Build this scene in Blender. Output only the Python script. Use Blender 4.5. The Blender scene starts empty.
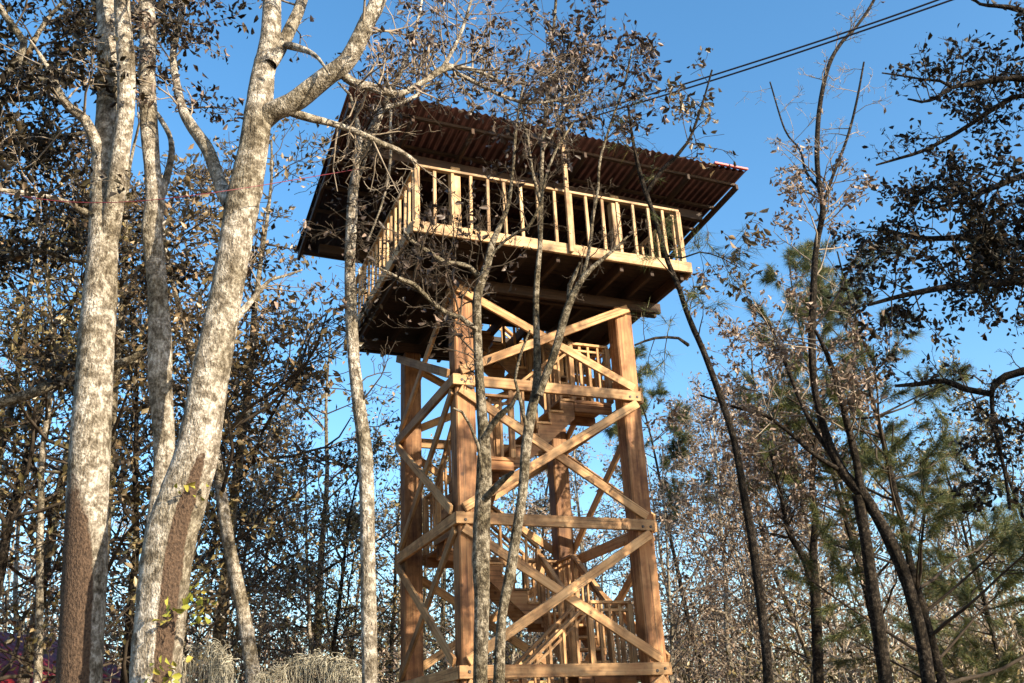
import bpy, bmesh, math, random
import numpy as np
from mathutils import Vector, Matrix

random.seed(7)
rng = np.random.default_rng(11)
scene = bpy.context.scene
COL = scene.collection

# ------------------------------------------------------------------ camera frame
F, CX, CY, W, H = 953.0, 512.0, 341.5, 1024, 683
EYE = 1.6
def nrm(v): return v / np.linalg.norm(v)
up_c = nrm(np.array([-110, -2231, 953.0]))
r_c = np.array([2518, 283, 953.0]); r_c = nrm(r_c); r_c = nrm(r_c - up_c * (r_c @ up_c))
d_c = np.cross(r_c, up_c)
if d_c[2] < 0: d_c = -d_c
fwd_c = np.array([0, 0, 1.0])
Yc = nrm(fwd_c - up_c * (fwd_c @ up_c))
Xc = np.cross(Yc, up_c)
if Xc[0] < 0: Xc = -Xc
B = np.stack([Xc, Yc, up_c])                      # camera vector -> world vector
ORG = np.array([0, 0, EYE])
FWD = B @ fwd_c
def ray(px, py): return B @ np.array([(px - CX) / F, (py - CY) / F, 1.0])
def at(px, py, y):
    v = ray(px, py); return ORG + v * (y / v[1])
def px2m(P): return float((np.asarray(P) - ORG) @ FWD) / F

cam_d = bpy.data.cameras.new('camera'); cam = bpy.data.objects.new('camera', cam_d); COL.objects.link(cam)
cam_d.sensor_width = 36; cam_d.lens = F / W * 36; cam_d.clip_end = 3000
m = np.eye(4); m[:3, 0] = B @ np.array([1, 0, 0]); m[:3, 1] = B @ np.array([0, -1, 0]); m[:3, 2] = -FWD; m[:3, 3] = ORG
cam.matrix_world = Matrix(m.tolist())
scene.camera = cam

S = 1.25
FL = np.array([(458 - CX) / F, (480 - 341) / F, 1.0]) * 10 * S      # front left edge of the tower at 4.86 m
FLw = B @ FL
RW, DW = B @ r_c, B @ d_c
TOWER = np.array([FLw[0], FLw[1], 0.0]); YAW = math.atan2(RW[1], RW[0])

# ------------------------------------------------------------------ materials
def mat(name):
    mm = bpy.data.materials.new(name); mm.use_nodes = True
    nt = mm.node_tree; return mm, nt, nt.nodes['Principled BSDF']
def N(nt, t, **kw):
    n = nt.nodes.new(t)
    for k, v in kw.items(): setattr(n, k, v)
    return n
def ramp(nt, stops, interp='LINEAR'):
    n = nt.nodes.new('ShaderNodeValToRGB'); cr = n.color_ramp; cr.interpolation = interp
    while len(cr.elements) < len(stops): cr.elements.new(0.5)
    for e, (p, c) in zip(cr.elements, stops): e.position = p; e.color = (*c, 1)
    return n

def wood(name, dark, mid, light, rough=0.75):
    mm, nt, bs = mat(name); L = nt.links
    tc = N(nt, 'ShaderNodeTexCoord'); oi = N(nt, 'ShaderNodeObjectInfo')
    add = N(nt, 'ShaderNodeVectorMath', operation='ADD')
    mulr = N(nt, 'ShaderNodeVectorMath', operation='SCALE'); mulr.inputs[0].default_value = (37, 19, 23)
    L.new(oi.outputs['Random'], mulr.inputs['Scale'])
    L.new(tc.outputs['Object'], add.inputs[0]); L.new(mulr.outputs[0], add.inputs[1])
    mp = N(nt, 'ShaderNodeMapping'); mp.inputs['Scale'].default_value = (1.6, 26, 26); L.new(add.outputs[0], mp.inputs['Vector'])
    n1 = N(nt, 'ShaderNodeTexNoise'); n1.inputs['Scale'].default_value = 1.0; n1.inputs['Detail'].default_value = 6; L.new(mp.outputs[0], n1.inputs['Vector'])
    n2 = N(nt, 'ShaderNodeTexNoise'); n2.inputs['Scale'].default_value = 3.0; n2.inputs['Detail'].default_value = 4; L.new(add.outputs[0], n2.inputs['Vector'])
    mx = N(nt, 'ShaderNodeMath', operation='MULTIPLY_ADD'); mx.inputs[1].default_value = 0.55
    L.new(n1.outputs['Fac'], mx.inputs[0])
    sc = N(nt, 'ShaderNodeMath', operation='MULTIPLY'); sc.inputs[1].default_value = 0.45; L.new(n2.outputs['Fac'], sc.inputs[0])
    L.new(sc.outputs[0], mx.inputs[2])
    rp = ramp(nt, [(0.32, dark), (0.5, mid), (0.68, light)]); L.new(mx.outputs[0], rp.inputs['Fac'])
    # knots
    vo = N(nt, 'ShaderNodeTexVoronoi'); vo.inputs['Scale'].default_value = 3.2; L.new(add.outputs[0], vo.inputs['Vector'])
    kr = ramp(nt, [(0.05, (0.25, 0.25, 0.25)), (0.11, (1, 1, 1))]); L.new(vo.outputs['Distance'], kr.inputs['Fac'])
    hs = N(nt, 'ShaderNodeHueSaturation'); L.new(rp.outputs[0], hs.inputs['Color'])
    vr = N(nt, 'ShaderNodeMapRange'); vr.inputs['To Min'].default_value = 0.6; vr.inputs['To Max'].default_value = 1.15
    L.new(oi.outputs['Random'], vr.inputs['Value']); L.new(vr.outputs[0], hs.inputs['Value'])
    ml = N(nt, 'ShaderNodeMix', data_type='RGBA', blend_type='MULTIPLY'); ml.inputs[0].default_value = 0.8
    L.new(hs.outputs[0], ml.inputs[6]); L.new(kr.outputs[0], ml.inputs[7])
    n3 = N(nt, 'ShaderNodeTexNoise'); n3.inputs['Scale'].default_value = 1.7; n3.inputs['Detail'].default_value = 7; n3.inputs['Roughness'].default_value = 0.7; L.new(add.outputs[0], n3.inputs['Vector'])
    r3 = ramp(nt, [(0.36, (0.38, 0.34, 0.32)), (0.52, (1, 1, 1))]); L.new(n3.outputs['Fac'], r3.inputs['Fac'])
    m3 = N(nt, 'ShaderNodeMix', data_type='RGBA', blend_type='MULTIPLY'); m3.inputs[0].default_value = 0.85
    L.new(ml.outputs[2], m3.inputs[6]); L.new(r3.outputs[0], m3.inputs[7])
    mp4 = N(nt, 'ShaderNodeMapping'); mp4.inputs['Scale'].default_value = (0.9, 60, 60); L.new(add.outputs[0], mp4.inputs['Vector'])
    n4 = N(nt, 'ShaderNodeTexNoise'); n4.inputs['Scale'].default_value = 1; n4.inputs['Detail'].default_value = 3; L.new(mp4.outputs[0], n4.inputs['Vector'])
    r4 = ramp(nt, [(0.34, (0.3, 0.28, 0.27)), (0.40, (1, 1, 1))]); L.new(n4.outputs['Fac'], r4.inputs['Fac'])
    m4 = N(nt, 'ShaderNodeMix', data_type='RGBA', blend_type='MULTIPLY'); m4.inputs[0].default_value = 0.8
    L.new(m3.outputs[2], m4.inputs[6]); L.new(r4.outputs[0], m4.inputs[7])
    L.new(m4.outputs[2], bs.inputs['Base Color']); bs.inputs['Roughness'].default_value = rough
    bp = N(nt, 'ShaderNodeBump'); bp.inputs['Strength'].default_value = 0.4; bp.inputs['Distance'].default_value = 0.01
    L.new(mx.outputs[0], bp.inputs['Height']); L.new(bp.outputs[0], bs.inputs['Normal'])
    return mm

def bark(name, pale, mid, dark, scale=1.0, bare=None, palefrac=0.5):
    mm, nt, bs = mat(name); L = nt.links
    tc = N(nt, 'ShaderNodeTexCoord')
    mp = N(nt, 'ShaderNodeMapping'); mp.inputs['Scale'].default_value = (17 * scale, 17 * scale, 17 * scale); L.new(tc.outputs['Object'], mp.inputs['Vector'])
    n1 = N(nt, 'ShaderNodeTexNoise'); n1.inputs['Scale'].default_value = 0.8; n1.inputs['Detail'].default_value = 8; n1.inputs['Roughness'].default_value = 0.68; L.new(mp.outputs[0], n1.inputs['Vector'])
    rp = ramp(nt, [(palefrac - 0.12, dark), (palefrac - 0.01, mid), (palefrac + 0.05, pale)]); L.new(n1.outputs['Fac'], rp.inputs['Fac'])
    mp2 = N(nt, 'ShaderNodeMapping'); mp2.inputs['Scale'].default_value = (70 * scale, 70 * scale, 45 * scale); L.new(tc.outputs['Object'], mp2.inputs['Vector'])
    n2 = N(nt, 'ShaderNodeTexNoise'); n2.inputs['Scale'].default_value = 1; n2.inputs['Detail'].default_value = 5; L.new(mp2.outputs[0], n2.inputs['Vector'])
    r2 = ramp(nt, [(0.3, (0.45, 0.43, 0.4)), (0.62, (1, 1, 1))]); L.new(n2.outputs['Fac'], r2.inputs['Fac'])
    ml = N(nt, 'ShaderNodeMix', data_type='RGBA', blend_type='MULTIPLY'); ml.inputs[0].default_value = 0.85
    L.new(rp.outputs[0], ml.inputs[6]); L.new(r2.outputs[0], ml.inputs[7])
    mp3 = N(nt, 'ShaderNodeMapping'); mp3.inputs['Scale'].default_value = (38 * scale, 38 * scale, 11 * scale); L.new(tc.outputs['Object'], mp3.inputs['Vector'])
    n3 = N(nt, 'ShaderNodeTexNoise'); n3.inputs['Scale'].default_value = 1; n3.inputs['Detail'].default_value = 7; n3.inputs['Roughness'].default_value = 0.65; L.new(mp3.outputs[0], n3.inputs['Vector'])
    r3 = ramp(nt, [(0.36, (0.36, 0.32, 0.27)), (0.5, (1, 1, 1))]); L.new(n3.outputs['Fac'], r3.inputs['Fac'])
    m3 = N(nt, 'ShaderNodeMix', data_type='RGBA', blend_type='MULTIPLY'); m3.inputs[0].default_value = 0.8
    L.new(ml.outputs[2], m3.inputs[6]); L.new(r3.outputs[0], m3.inputs[7])
    n5 = N(nt, 'ShaderNodeTexNoise'); n5.inputs['Scale'].default_value = 2.3 * scale; n5.inputs['Detail'].default_value = 6; L.new(tc.outputs['Object'], n5.inputs['Vector'])
    r5 = ramp(nt, [(0.4, (0.52, 0.50, 0.44)), (0.58, (1, 1, 1))]); L.new(n5.outputs['Fac'], r5.inputs['Fac'])
    m5 = N(nt, 'ShaderNodeMix', data_type='RGBA', blend_type='MULTIPLY'); m5.inputs[0].default_value = 1
    L.new(m3.outputs[2], m5.inputs[6]); L.new(r5.outputs[0], m5.inputs[7])
    out = m5.outputs[2]
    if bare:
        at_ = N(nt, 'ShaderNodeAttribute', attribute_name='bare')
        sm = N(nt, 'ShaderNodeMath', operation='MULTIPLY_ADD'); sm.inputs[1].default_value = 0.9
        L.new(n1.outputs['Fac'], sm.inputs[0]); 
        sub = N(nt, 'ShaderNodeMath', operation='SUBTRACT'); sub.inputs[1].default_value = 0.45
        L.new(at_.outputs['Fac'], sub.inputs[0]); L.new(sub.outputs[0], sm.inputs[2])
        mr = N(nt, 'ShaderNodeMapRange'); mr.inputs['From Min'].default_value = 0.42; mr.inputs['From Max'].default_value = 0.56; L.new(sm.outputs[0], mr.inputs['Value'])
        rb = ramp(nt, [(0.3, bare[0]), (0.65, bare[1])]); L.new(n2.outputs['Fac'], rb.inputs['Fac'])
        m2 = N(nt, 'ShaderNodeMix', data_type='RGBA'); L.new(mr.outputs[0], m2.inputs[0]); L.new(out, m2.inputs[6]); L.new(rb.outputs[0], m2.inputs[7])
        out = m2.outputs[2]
    L.new(out, bs.inputs['Base Color']); bs.inputs['Roughness'].default_value = 0.9
    bs.inputs['Specular IOR Level'].default_value = 0.15
    ad = N(nt, 'ShaderNodeMath', operation='ADD'); L.new(n3.outputs['Fac'], ad.inputs[0]); L.new(n2.outputs['Fac'], ad.inputs[1])
    bp = N(nt, 'ShaderNodeBump'); bp.inputs['Strength'].default_value = 0.9; bp.inputs['Distance'].default_value = 0.03
    L.new(ad.outputs[0], bp.inputs['Height']); L.new(bp.outputs[0], bs.inputs['Normal'])
    return mm

def leafm(name, stops, rough=0.5, trans=0.25, spec=0.4):
    mm, nt, bs = mat(name); L = nt.links
    g = N(nt, 'ShaderNodeNewGeometry')
    rp = ramp(nt, stops); L.new(g.outputs['Random Per Island'], rp.inputs['Fac'])
    L.new(rp.outputs[0], bs.inputs['Base Color']); bs.inputs['Roughness'].default_value = rough
    bs.inputs['Specular IOR Level'].default_value = spec
    tr = N(nt, 'ShaderNodeBsdfTranslucent'); L.new(rp.outputs[0], tr.inputs['Color'])
    ms = N(nt, 'ShaderNodeMixShader'); ms.inputs[0].default_value = trans
    L.new(bs.outputs[0], ms.inputs[1]); L.new(tr.outputs[0], ms.inputs[2])
    L.new(ms.outputs[0], nt.nodes['Material Output'].inputs['Surface'])
    return mm
def plain(name, c, rough=0.6, spec=0.5, vary=0.0):
    mm, nt, bs = mat(name); bs.inputs['Roughness'].default_value = rough; bs.inputs['Specular IOR Level'].default_value = spec
    if vary:
        n = N(nt, 'ShaderNodeTexNoise'); n.inputs['Scale'].default_value = 6; n.inputs['Detail'].default_value = 6
        tc = N(nt, 'ShaderNodeTexCoord'); nt.links.new(tc.outputs['Object'], n.inputs['Vector'])
        a = tuple(x * (1 - vary) for x in c); b = tuple(min(1, x * (1 + vary)) for x in c)
        rp = ramp(nt, [(0.35, a), (0.65, b)]); nt.links.new(n.outputs['Fac'], rp.inputs['Fac']); nt.links.new(rp.outputs[0], bs.inputs['Base Color'])
    else: bs.inputs['Base Color'].default_value = (*c, 1)
    return mm

M = {}
M['post'] = wood('post wood', (0.14, 0.052, 0.02), (0.33, 0.155, 0.06), (0.50, 0.28, 0.125))
M['beam'] = wood('beam wood', (0.30, 0.14, 0.055), (0.56, 0.325, 0.145), (0.68, 0.44, 0.225))
M['stair'] = wood('stair wood', (0.17, 0.07, 0.028), (0.36, 0.18, 0.075), (0.50, 0.30, 0.14))
M['rail'] = wood('rail wood', (0.38, 0.22, 0.10), (0.58, 0.385, 0.20), (0.70, 0.51, 0.30))
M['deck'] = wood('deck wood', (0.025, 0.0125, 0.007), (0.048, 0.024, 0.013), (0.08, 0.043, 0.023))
M['roof'] = plain('shade darkened red roof sheet', (0.024, 0.009, 0.007), 0.8, 0.1, 0.4)  # sheet red darkened almost to black, imitating the shade under the roof
M['pale'] = bark('pale lichen bark', (0.66, 0.62, 0.55), (0.40, 0.36, 0.30), (0.19, 0.165, 0.13), 1.0, ((0.04, 0.028, 0.021), (0.12, 0.08, 0.054)), 0.51)
M['mid'] = bark('mottled bark', (0.42, 0.38, 0.30), (0.22, 0.19, 0.14), (0.08, 0.068, 0.05), 1.5, None, 0.5)
M['dark'] = bark('dark bark', (0.10, 0.083, 0.066), (0.042, 0.034, 0.027), (0.015, 0.012, 0.01), 1.6, None, 0.53)
M['twig'] = plain('grey brown twig', (0.06, 0.048, 0.037), 0.9, 0.1, 0.3)
M['ltwig'] = plain('pale grey twig', (0.25, 0.21, 0.165), 0.9, 0.1, 0.3)
M['lf_dark'] = leafm('dark brown oak leaf', [(0, (0.02, 0.014, 0.008)), (0.35, (0.07, 0.052, 0.026)), (0.65, (0.15, 0.115, 0.052)), (0.88, (0.25, 0.18, 0.10)), (1, (0.36, 0.25, 0.15))], 0.40, 0.2, 0.5)
M['lf_tan'] = leafm('tan oak leaf', [(0, (0.09, 0.062, 0.04)), (0.4, (0.17, 0.12, 0.085)), (0.75, (0.26, 0.19, 0.14)), (1, (0.42, 0.32, 0.25))], 0.42, 0.2, 0.45)
M['lf_mix'] = leafm('olive brown leaf', [(0, (0.035, 0.03, 0.014)), (0.35, (0.10, 0.083, 0.034)), (0.65, (0.20, 0.17, 0.07)), (1, (0.34, 0.25, 0.13))], 0.40, 0.2, 0.5)
M['lf_green'] = leafm('yellow green young leaf', [(0, (0.20, 0.22, 0.03)), (0.6, (0.36, 0.36, 0.06)), (1, (0.42, 0.34, 0.08))], 0.5, 0.3)
M['lf_brown'] = leafm('grey brown dry leaf', [(0, (0.018, 0.012, 0.010)), (0.45, (0.05, 0.036, 0.028)), (0.8, (0.11, 0.08, 0.062)), (1, (0.32, 0.23, 0.18))], 0.45, 0.15, 0.4)
M['lf_shade'] = leafm('shade darkened oak leaf', [(0, (0.010, 0.008, 0.007)), (0.5, (0.022, 0.018, 0.013)), (0.85, (0.042, 0.036, 0.018)), (1, (0.12, 0.075, 0.04))], 0.5, 0.1, 0.2)  # oak leaf colour darkened to imitate boughs standing in shade
M['needle'] = leafm('green pine needle', [(0, (0.035, 0.05, 0.015)), (0.6, (0.09, 0.115, 0.035)), (0.9, (0.16, 0.17, 0.055)), (1, (0.28, 0.17, 0.06))], 0.5, 0.15)
M['moss'] = plain('grey hanging moss', (0.36, 0.34, 0.27), 0.95, 0.1, 0.5)
M['cable'] = plain('black cable rubber', (0.02, 0.018, 0.03), 0.5)
M['redwire'] = plain('red wire', (0.16, 0.02, 0.03), 0.5)
M['wall'] = plain('grey plaster', (0.20, 0.19, 0.18), 0.9, 0.2, 0.2)
M['redroof'] = plain('crimson tile roof', (0.25, 0.018, 0.024), 0.6, 0.3, 0.35)
M['iron'] = plain('dull iron', (0.05, 0.042, 0.038), 0.6, 0.5, 0.3)
M['glass'] = plain('dark window glass', (0.03, 0.035, 0.04), 0.1)

# ------------------------------------------------------------------ object helpers
def tag(o, label=None, cat=None, group=None, kind=None):
    if label: o['label'] = label
    if cat: o['category'] = cat
    if group: o['group'] = group
    if kind: o['kind'] = kind
    return o
def empty(name, loc, rz=0):
    o = bpy.data.objects.new(name, None); COL.objects.link(o); o.location = loc; o.rotation_euler = (0, 0, rz); o.empty_display_size = 0.3
    return o
def link(name, me, mt, parent=None, basis=None):
    o = bpy.data.objects.new(name, me); COL.objects.link(o)
    if mt is not None and not me.materials: me.materials.append(mt)
    if parent: o.parent = parent
    if basis is not None: o.matrix_basis = basis
    return o
def np_mesh(name, V, faces, smooth=False):
    """faces: list of arrays (n,k) of the same vertex list"""
    me = bpy.data.meshes.new(name)
    V = np.asarray(V, dtype=np.float32)
    me.vertices.add(len(V)); me.vertices.foreach_set('co', V.ravel())
    li, ls, lt = [], [], []; off = 0
    for a in faces:
        a = np.asarray(a, dtype=np.int32)
        if a.size == 0: continue
        n, k = a.shape
        li.append(a.ravel()); ls.append(off + np.arange(n) * k); lt.append(np.full(n, k)); off += n * k
    li = np.concatenate(li); ls = np.concatenate(ls); lt = np.concatenate(lt)
    me.loops.add(len(li)); me.loops.foreach_set('vertex_index', li)
    me.polygons.add(len(ls)); me.polygons.foreach_set('loop_start', ls.astype(np.int32)); me.polygons.foreach_set('loop_total', lt.astype(np.int32))
    if smooth: me.polygons.foreach_set('use_smooth', np.ones(len(ls), dtype=bool))
    me.update(calc_edges=True); me.validate()
    return me

_box = {}
def box_mesh(lx, ly, lz, mk, bev=0.006):
    key = (round(lx, 3), round(ly, 3), round(lz, 3), mk, bev)
    if key in _box: return _box[key]
    bm = bmesh.new(); bmesh.ops.create_cube(bm, size=1)
    bmesh.ops.scale(bm, vec=(lx, ly, lz), verts=bm.verts)
    b = min(bev, min(lx, ly, lz) * 0.2)
    bmesh.ops.bevel(bm, geom=bm.edges[:], offset=b, segments=1, affect='EDGES')
    me = bpy.data.meshes.new('timber'); bm.to_mesh(me); bm.free(); me.materials.append(M[mk]); _box[key] = me
    return me
PM = {}
def board(name, p0, p1, w, t, mk, parent, nh=(0, -1, 0), bev=0.006, ext=0.0):
    """timber from p0 to p1; t across the hint direction nh, w the other way"""
    p0, p1 = Vector(p0), Vector(p1); ax = (p1 - p0); L_ = ax.length + 2 * ext; ax.normalize()
    n = Vector(nh); n = (n - ax * n.dot(ax)).normalized(); z = ax.cross(n)
    R = Matrix(((ax.x, n.x, z.x, 0), (ax.y, n.y, z.y, 0), (ax.z, n.z, z.z, 0), (0, 0, 0, 1)))
    mtx = Matrix.Translation((p0 + p1) / 2) @ R
    o = link(name, box_mesh(L_, t, w, mk, bev), None, parent)
    pm = PM.get(parent.name)
    o.matrix_basis = (pm.inverted() @ mtx) if pm is not None else mtx
    PM[o.name] = mtx
    return o

# ------------------------------------------------------------------ ground
def gz(x, y):
    dd = np.sqrt(x * x + y * y)
    return 0.35 * np.sin(x * 0.11 + 1) * np.sin(y * 0.09) * np.clip((dd - 16) / 20, 0, 1) - 6.0 * np.clip((dd - 60) / 300, 0, 1) ** 1.2
def make_ground():
    a = np.concatenate([np.linspace(-900, -70, 16), np.linspace(-60, 60, 81), np.linspace(70, 900, 16)])
    X, Y = np.meshgrid(a, a); Z = gz(X, Y) + np.where(np.hypot(X, Y) < 70, rng.normal(0, 0.02, X.shape), 0)
    n = len(a); V = np.stack([X, Y, Z], -1).reshape(-1, 3)
    i = np.arange(n * n).reshape(n, n)
    Fq = np.stack([i[:-1, :-1], i[:-1, 1:], i[1:, 1:], i[1:, :-1]], -1).reshape(-1, 4)
    mm, nt, bs = mat('leaf litter ground'); L = nt.links
    tc = N(nt, 'ShaderNodeTexCoord')
    n1 = N(nt, 'ShaderNodeTexNoise'); n1.inputs['Scale'].default_value = 14; n1.inputs['Detail'].default_value = 8; n1.inputs['Roughness'].default_value = 0.75
    n2 = N(nt, 'ShaderNodeTexNoise'); n2.inputs['Scale'].default_value = 0.35; n2.inputs['Detail'].default_value = 4
    L.new(tc.outputs['Object'], n1.inputs['Vector']); L.new(tc.outputs['Object'], n2.inputs['Vector'])
    r1 = ramp(nt, [(0.35, (0.07, 0.045, 0.028)), (0.55, (0.17, 0.11, 0.065)), (0.7, (0.28, 0.20, 0.12))]); L.new(n1.outputs['Fac'], r1.inputs['Fac'])
    r2 = ramp(nt, [(0.4, (0.6, 0.6, 0.6)), (0.6, (1, 1, 0.9))]); L.new(n2.outputs['Fac'], r2.inputs['Fac'])
    ml = N(nt, 'ShaderNodeMix', data_type='RGBA', blend_type='MULTIPLY'); ml.inputs[0].default_value = 1; L.new(r1.outputs[0], ml.inputs[6]); L.new(r2.outputs[0], ml.inputs[7])
    L.new(ml.outputs[2], bs.inputs['Base Color']); bs.inputs['Roughness'].default_value = 0.95
    bp = N(nt, 'ShaderNodeBump'); bp.inputs['Distance'].default_value = 0.05; L.new(n1.outputs['Fac'], bp.inputs['Height']); L.new(bp.outputs[0], bs.inputs['Normal'])
    tag(link('ground', np_mesh('ground', V, [Fq], True), mm), 'brown forest floor covered in dry leaf litter', 'ground', None, 'structure')
make_ground()

# ------------------------------------------------------------------ watchtower
def make_tower():
    T = empty('watchtower', TOWER, YAW)
    tag(T, 'tall open timber watchtower with crossed braces, inner stairs, railed deck and overhanging roof', 'watchtower')
    PS, E_ = 0.28, 2.86
    lv = [0.58, 2.475, 4.365, 6.27, 7.80]
    c0, c1 = PS / 2, E_ - PS / 2
    for x in (c0, c1):
        for y in (c0, c1):
            board('post', (x, y, -0.4), (x, y, 7.735), PS, PS, 'post', T, bev=0.02)
            k = 0.07 if x < 1 else -0.07; k2 = 0.07 if y < 1 else -0.07
            zt = 10.0 - 0.079 * (y + 0.9)
            board('roof_post', (x - c0 + 0.08 if x < 1 else x + c0 - 0.08, y - c0 + 0.08 if y < 1 else y + c0 - 0.08, 8.172), (x - c0 + 0.08 if x < 1 else x + c0 - 0.08, y - c0 + 0.08 if y < 1 else y + c0 - 0.08, zt - 0.18), 0.15, 0.15, 'rail', T, bev=0.01)
    bm = bmesh.new(); bmesh.ops.create_cone(bm, cap_ends=True, segments=8, radius1=0.024, radius2=0.018, depth=0.016)
    bolt_me = bpy.data.meshes.new('bolt'); bm.to_mesh(bolt_me); bm.free(); bolt_me.materials.append(M['iron'])
    faces = [(lambda u, o: (u, -o), (0, -1, 0)), (lambda u, o: (-o, u), (-1, 0, 0)),
             (lambda u, o: (E_ + o, u), (1, 0, 0)), (lambda u, o: (u, E_ + o), (0, 1, 0))]
    for k, (fn, nh) in enumerate(faces):
        full = k in (0, 3)
        ua, ub = (-0.07, E_ + 0.07) if full else (0.004, E_ - 0.004)
        if k == 0: ua, ub = -0.06, E_ - 0.01
        o0 = 0.0325
        for z in lv[:4]:
            x0, y0 = fn(ua, o0); x1, y1 = fn(ub, o0)
            cb = board('cross_beam', (x0, y0, z), (x1, y1, z), 0.155, 0.06, 'beam', T, nh)
            if k == 0:
                for u in (0.07, 0.2, E_ - 0.2, E_ - 0.08):
                    bo = link('bolt', bolt_me, None, cb)
                    bo.matrix_basis = PM[cb.name].inverted() @ Matrix.Translation((u, -0.066, z + random.uniform(-.03, .03))) @ Matrix.Rotation(math.pi / 2, 4, 'X')
        for z0, z1 in zip(lv[:-1], lv[1:]):
            a, b = (0.05, E_ - 0.10) if full else (0.09, E_ - 0.09)
            zl, zh = z0 + 0.125, z1 - 0.125
            xa, ya = fn(a, 0.027); xb, yb = fn(b, 0.027)
            board('brace', (xa, ya, zh), (xb, yb, zl), 0.125, 0.045, 'beam', T, nh)
            xa, ya = fn(a, 0.075); xb, yb = fn(b, 0.075)
            board('brace', (xa, ya, zl), (xb, yb, zh), 0.125, 0.045, 'beam', T, nh)
    # deck carried on beams and joists
    DX0, DX1, DY0, DY1 = -0.81, 3.45, -0.81, 3.38
    for y in (0.09, PS - 0.05, E_ - PS + 0.05, E_ - 0.09):
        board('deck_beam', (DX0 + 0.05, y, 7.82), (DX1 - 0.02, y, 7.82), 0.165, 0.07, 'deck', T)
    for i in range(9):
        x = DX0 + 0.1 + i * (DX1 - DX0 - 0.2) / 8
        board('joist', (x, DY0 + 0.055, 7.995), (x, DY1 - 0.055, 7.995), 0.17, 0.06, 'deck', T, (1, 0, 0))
    # planks, leaving the stair well open
    bm = bmesh.new()
    n = 34; wy = (DY1 - DY0) / n
    for i in range(n):
        ya, yb = DY0 + i * wy + 0.004, DY0 + (i + 1) * wy - 0.004
        yc = (ya + yb) / 2
        spans = [(DX0, 0.95), (2.56, DX1)] if 1.84 < yc < 2.56 else [(DX0, DX1)]
        for xa, xb in spans:
            r = bmesh.ops.create_cube(bm, size=1)
            bmesh.ops.scale(bm, vec=(xb - xa, yb - ya, 0.085), verts=r['verts']); bmesh.ops.translate(bm, vec=((xa + xb) / 2, yc, 8.125), verts=r['verts'])
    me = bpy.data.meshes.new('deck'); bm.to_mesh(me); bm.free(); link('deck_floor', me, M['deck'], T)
    for p0, p1, nh in [((DX0 - 0.03, DY0 - 0.028, 8.09), (DX1 + 0.03, DY0 - 0.028, 8.09), (0, -1, 0)), ((DX0 - 0.03, DY1 + 0.028, 8.09), (DX1 + 0.03, DY1 + 0.028, 8.09), (0, 1, 0)),
                       ((DX0 - 0.028, DY0, 8.09), (DX0 - 0.028, DY1, 8.09), (-1, 0, 0)), ((DX1 + 0.028, DY0, 8.09), (DX1 + 0.028, DY1, 8.09), (1, 0, 0))]:
        board('fascia_board', p0, p1, 0.17, 0.05, 'rail', T, nh)
    def railing(name, pa, pb, zb0, zb1, h, nb, mk='rail', ends=True, low=True, th=0.045):
        """railing from pa to pb (xy), floor heights zb0 / zb1; rails as the part, uprights as its pieces"""
        dx, dy = pb[0] - pa[0], pb[1] - pa[1]; l = math.hypot(dx, dy); nh = (-dy / l, dx / l, 0)
        top = board(name, (pa[0], pa[1], zb0 + h), (pb[0], pb[1], zb1 + h), 0.04, 0.075, mk, T, nh, 0.004, 0.02)
        if low: board('lower_rail', (pa[0], pa[1], zb0 + h - 0.10), (pb[0], pb[1], zb1 + h - 0.10), 0.035, 0.025, mk, top, nh, 0.003)
        for i in range(nb):
            t = i / (nb - 1); e = i in (0, nb - 1) and ends
            x, y = pa[0] + dx * t, pa[1] + dy * t; zb = zb0 + (zb1 - zb0) * t
            s = 0.075 if e else th
            jx, jy = (0, 0) if e else (random.uniform(-.012, .012), random.uniform(-.012, .012))
            board('corner_post' if e else 'baluster', (x, y, zb), (x + jx, y + jy, zb + h - 0.021), s, s * (0.8 if not e else 1), mk, top, nh, 0.004)
        return top
    i_ = 0.05
    railing('deck_railing', (DX0 + i_, DY0 + i_), (DX1 - i_, DY0 + i_), 8.168, 8.168, 0.93, 17, low=False)
    railing('deck_railing', (DX0 + i_, DY0 + 0.2), (DX0 + i_, DY1 - 0.2), 8.168, 8.168, 0.93, 17, ends=False, low=False)
    railing('deck_railing', (DX1 - i_, DY0 + 0.2), (DX1 - i_, DY1 - 0.2), 8.168, 8.168, 0.93, 17, ends=False, low=False)
    railing('deck_railing', (DX0 + i_, DY1 - i_), (DX1 - i_, DY1 - i_), 8.168, 8.168, 0.93, 17, low=False)
    board('slim_post', (1.47, DY0 - 0.085, 8.02), (1.47, DY0 - 0.085, 10.02), 0.06, 0.05, 'rail', T)
    board('slim_post', (DX0 + 0.04, DY1 + 0.085, 8.02), (DX0 + 0.04, DY1 + 0.085, 9.68), 0.08, 0.06, 'deck', T)
    # roof
    RX0, RX1, RY0, RY1 = -1.75, 4.74, -0.90, 3.42
    rz = lambda y, x=1.5: 10.05 - 0.081 * (y + 0.9) - 0.02 * (x - 1.5)
    nx = 700; xs = np.linspace(RX0, RX1, nx); wv = 0.016 * np.sin(xs * 2 * math.pi / 0.115)
    V = []
    for dz in (0.0, -0.012):
        for y in (RY0, RY1): V.append(np.stack([xs, np.full(nx, y), rz(y, xs) + wv + dz + 0.03], -1))
    V = np.concatenate(V); q = np.arange(nx - 1)
    def strip(a, b): return np.stack([a * nx + q, a * nx + q + 1, b * nx + q + 1, b * nx + q], -1)
    fs = np.concatenate([strip(0, 1), strip(3, 2), strip(2, 0), strip(1, 3), np.array([[0, nx, 3 * nx, 2 * nx], [nx - 1, 3 * nx - 1, 4 * nx - 1, 2 * nx - 1]])])
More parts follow.
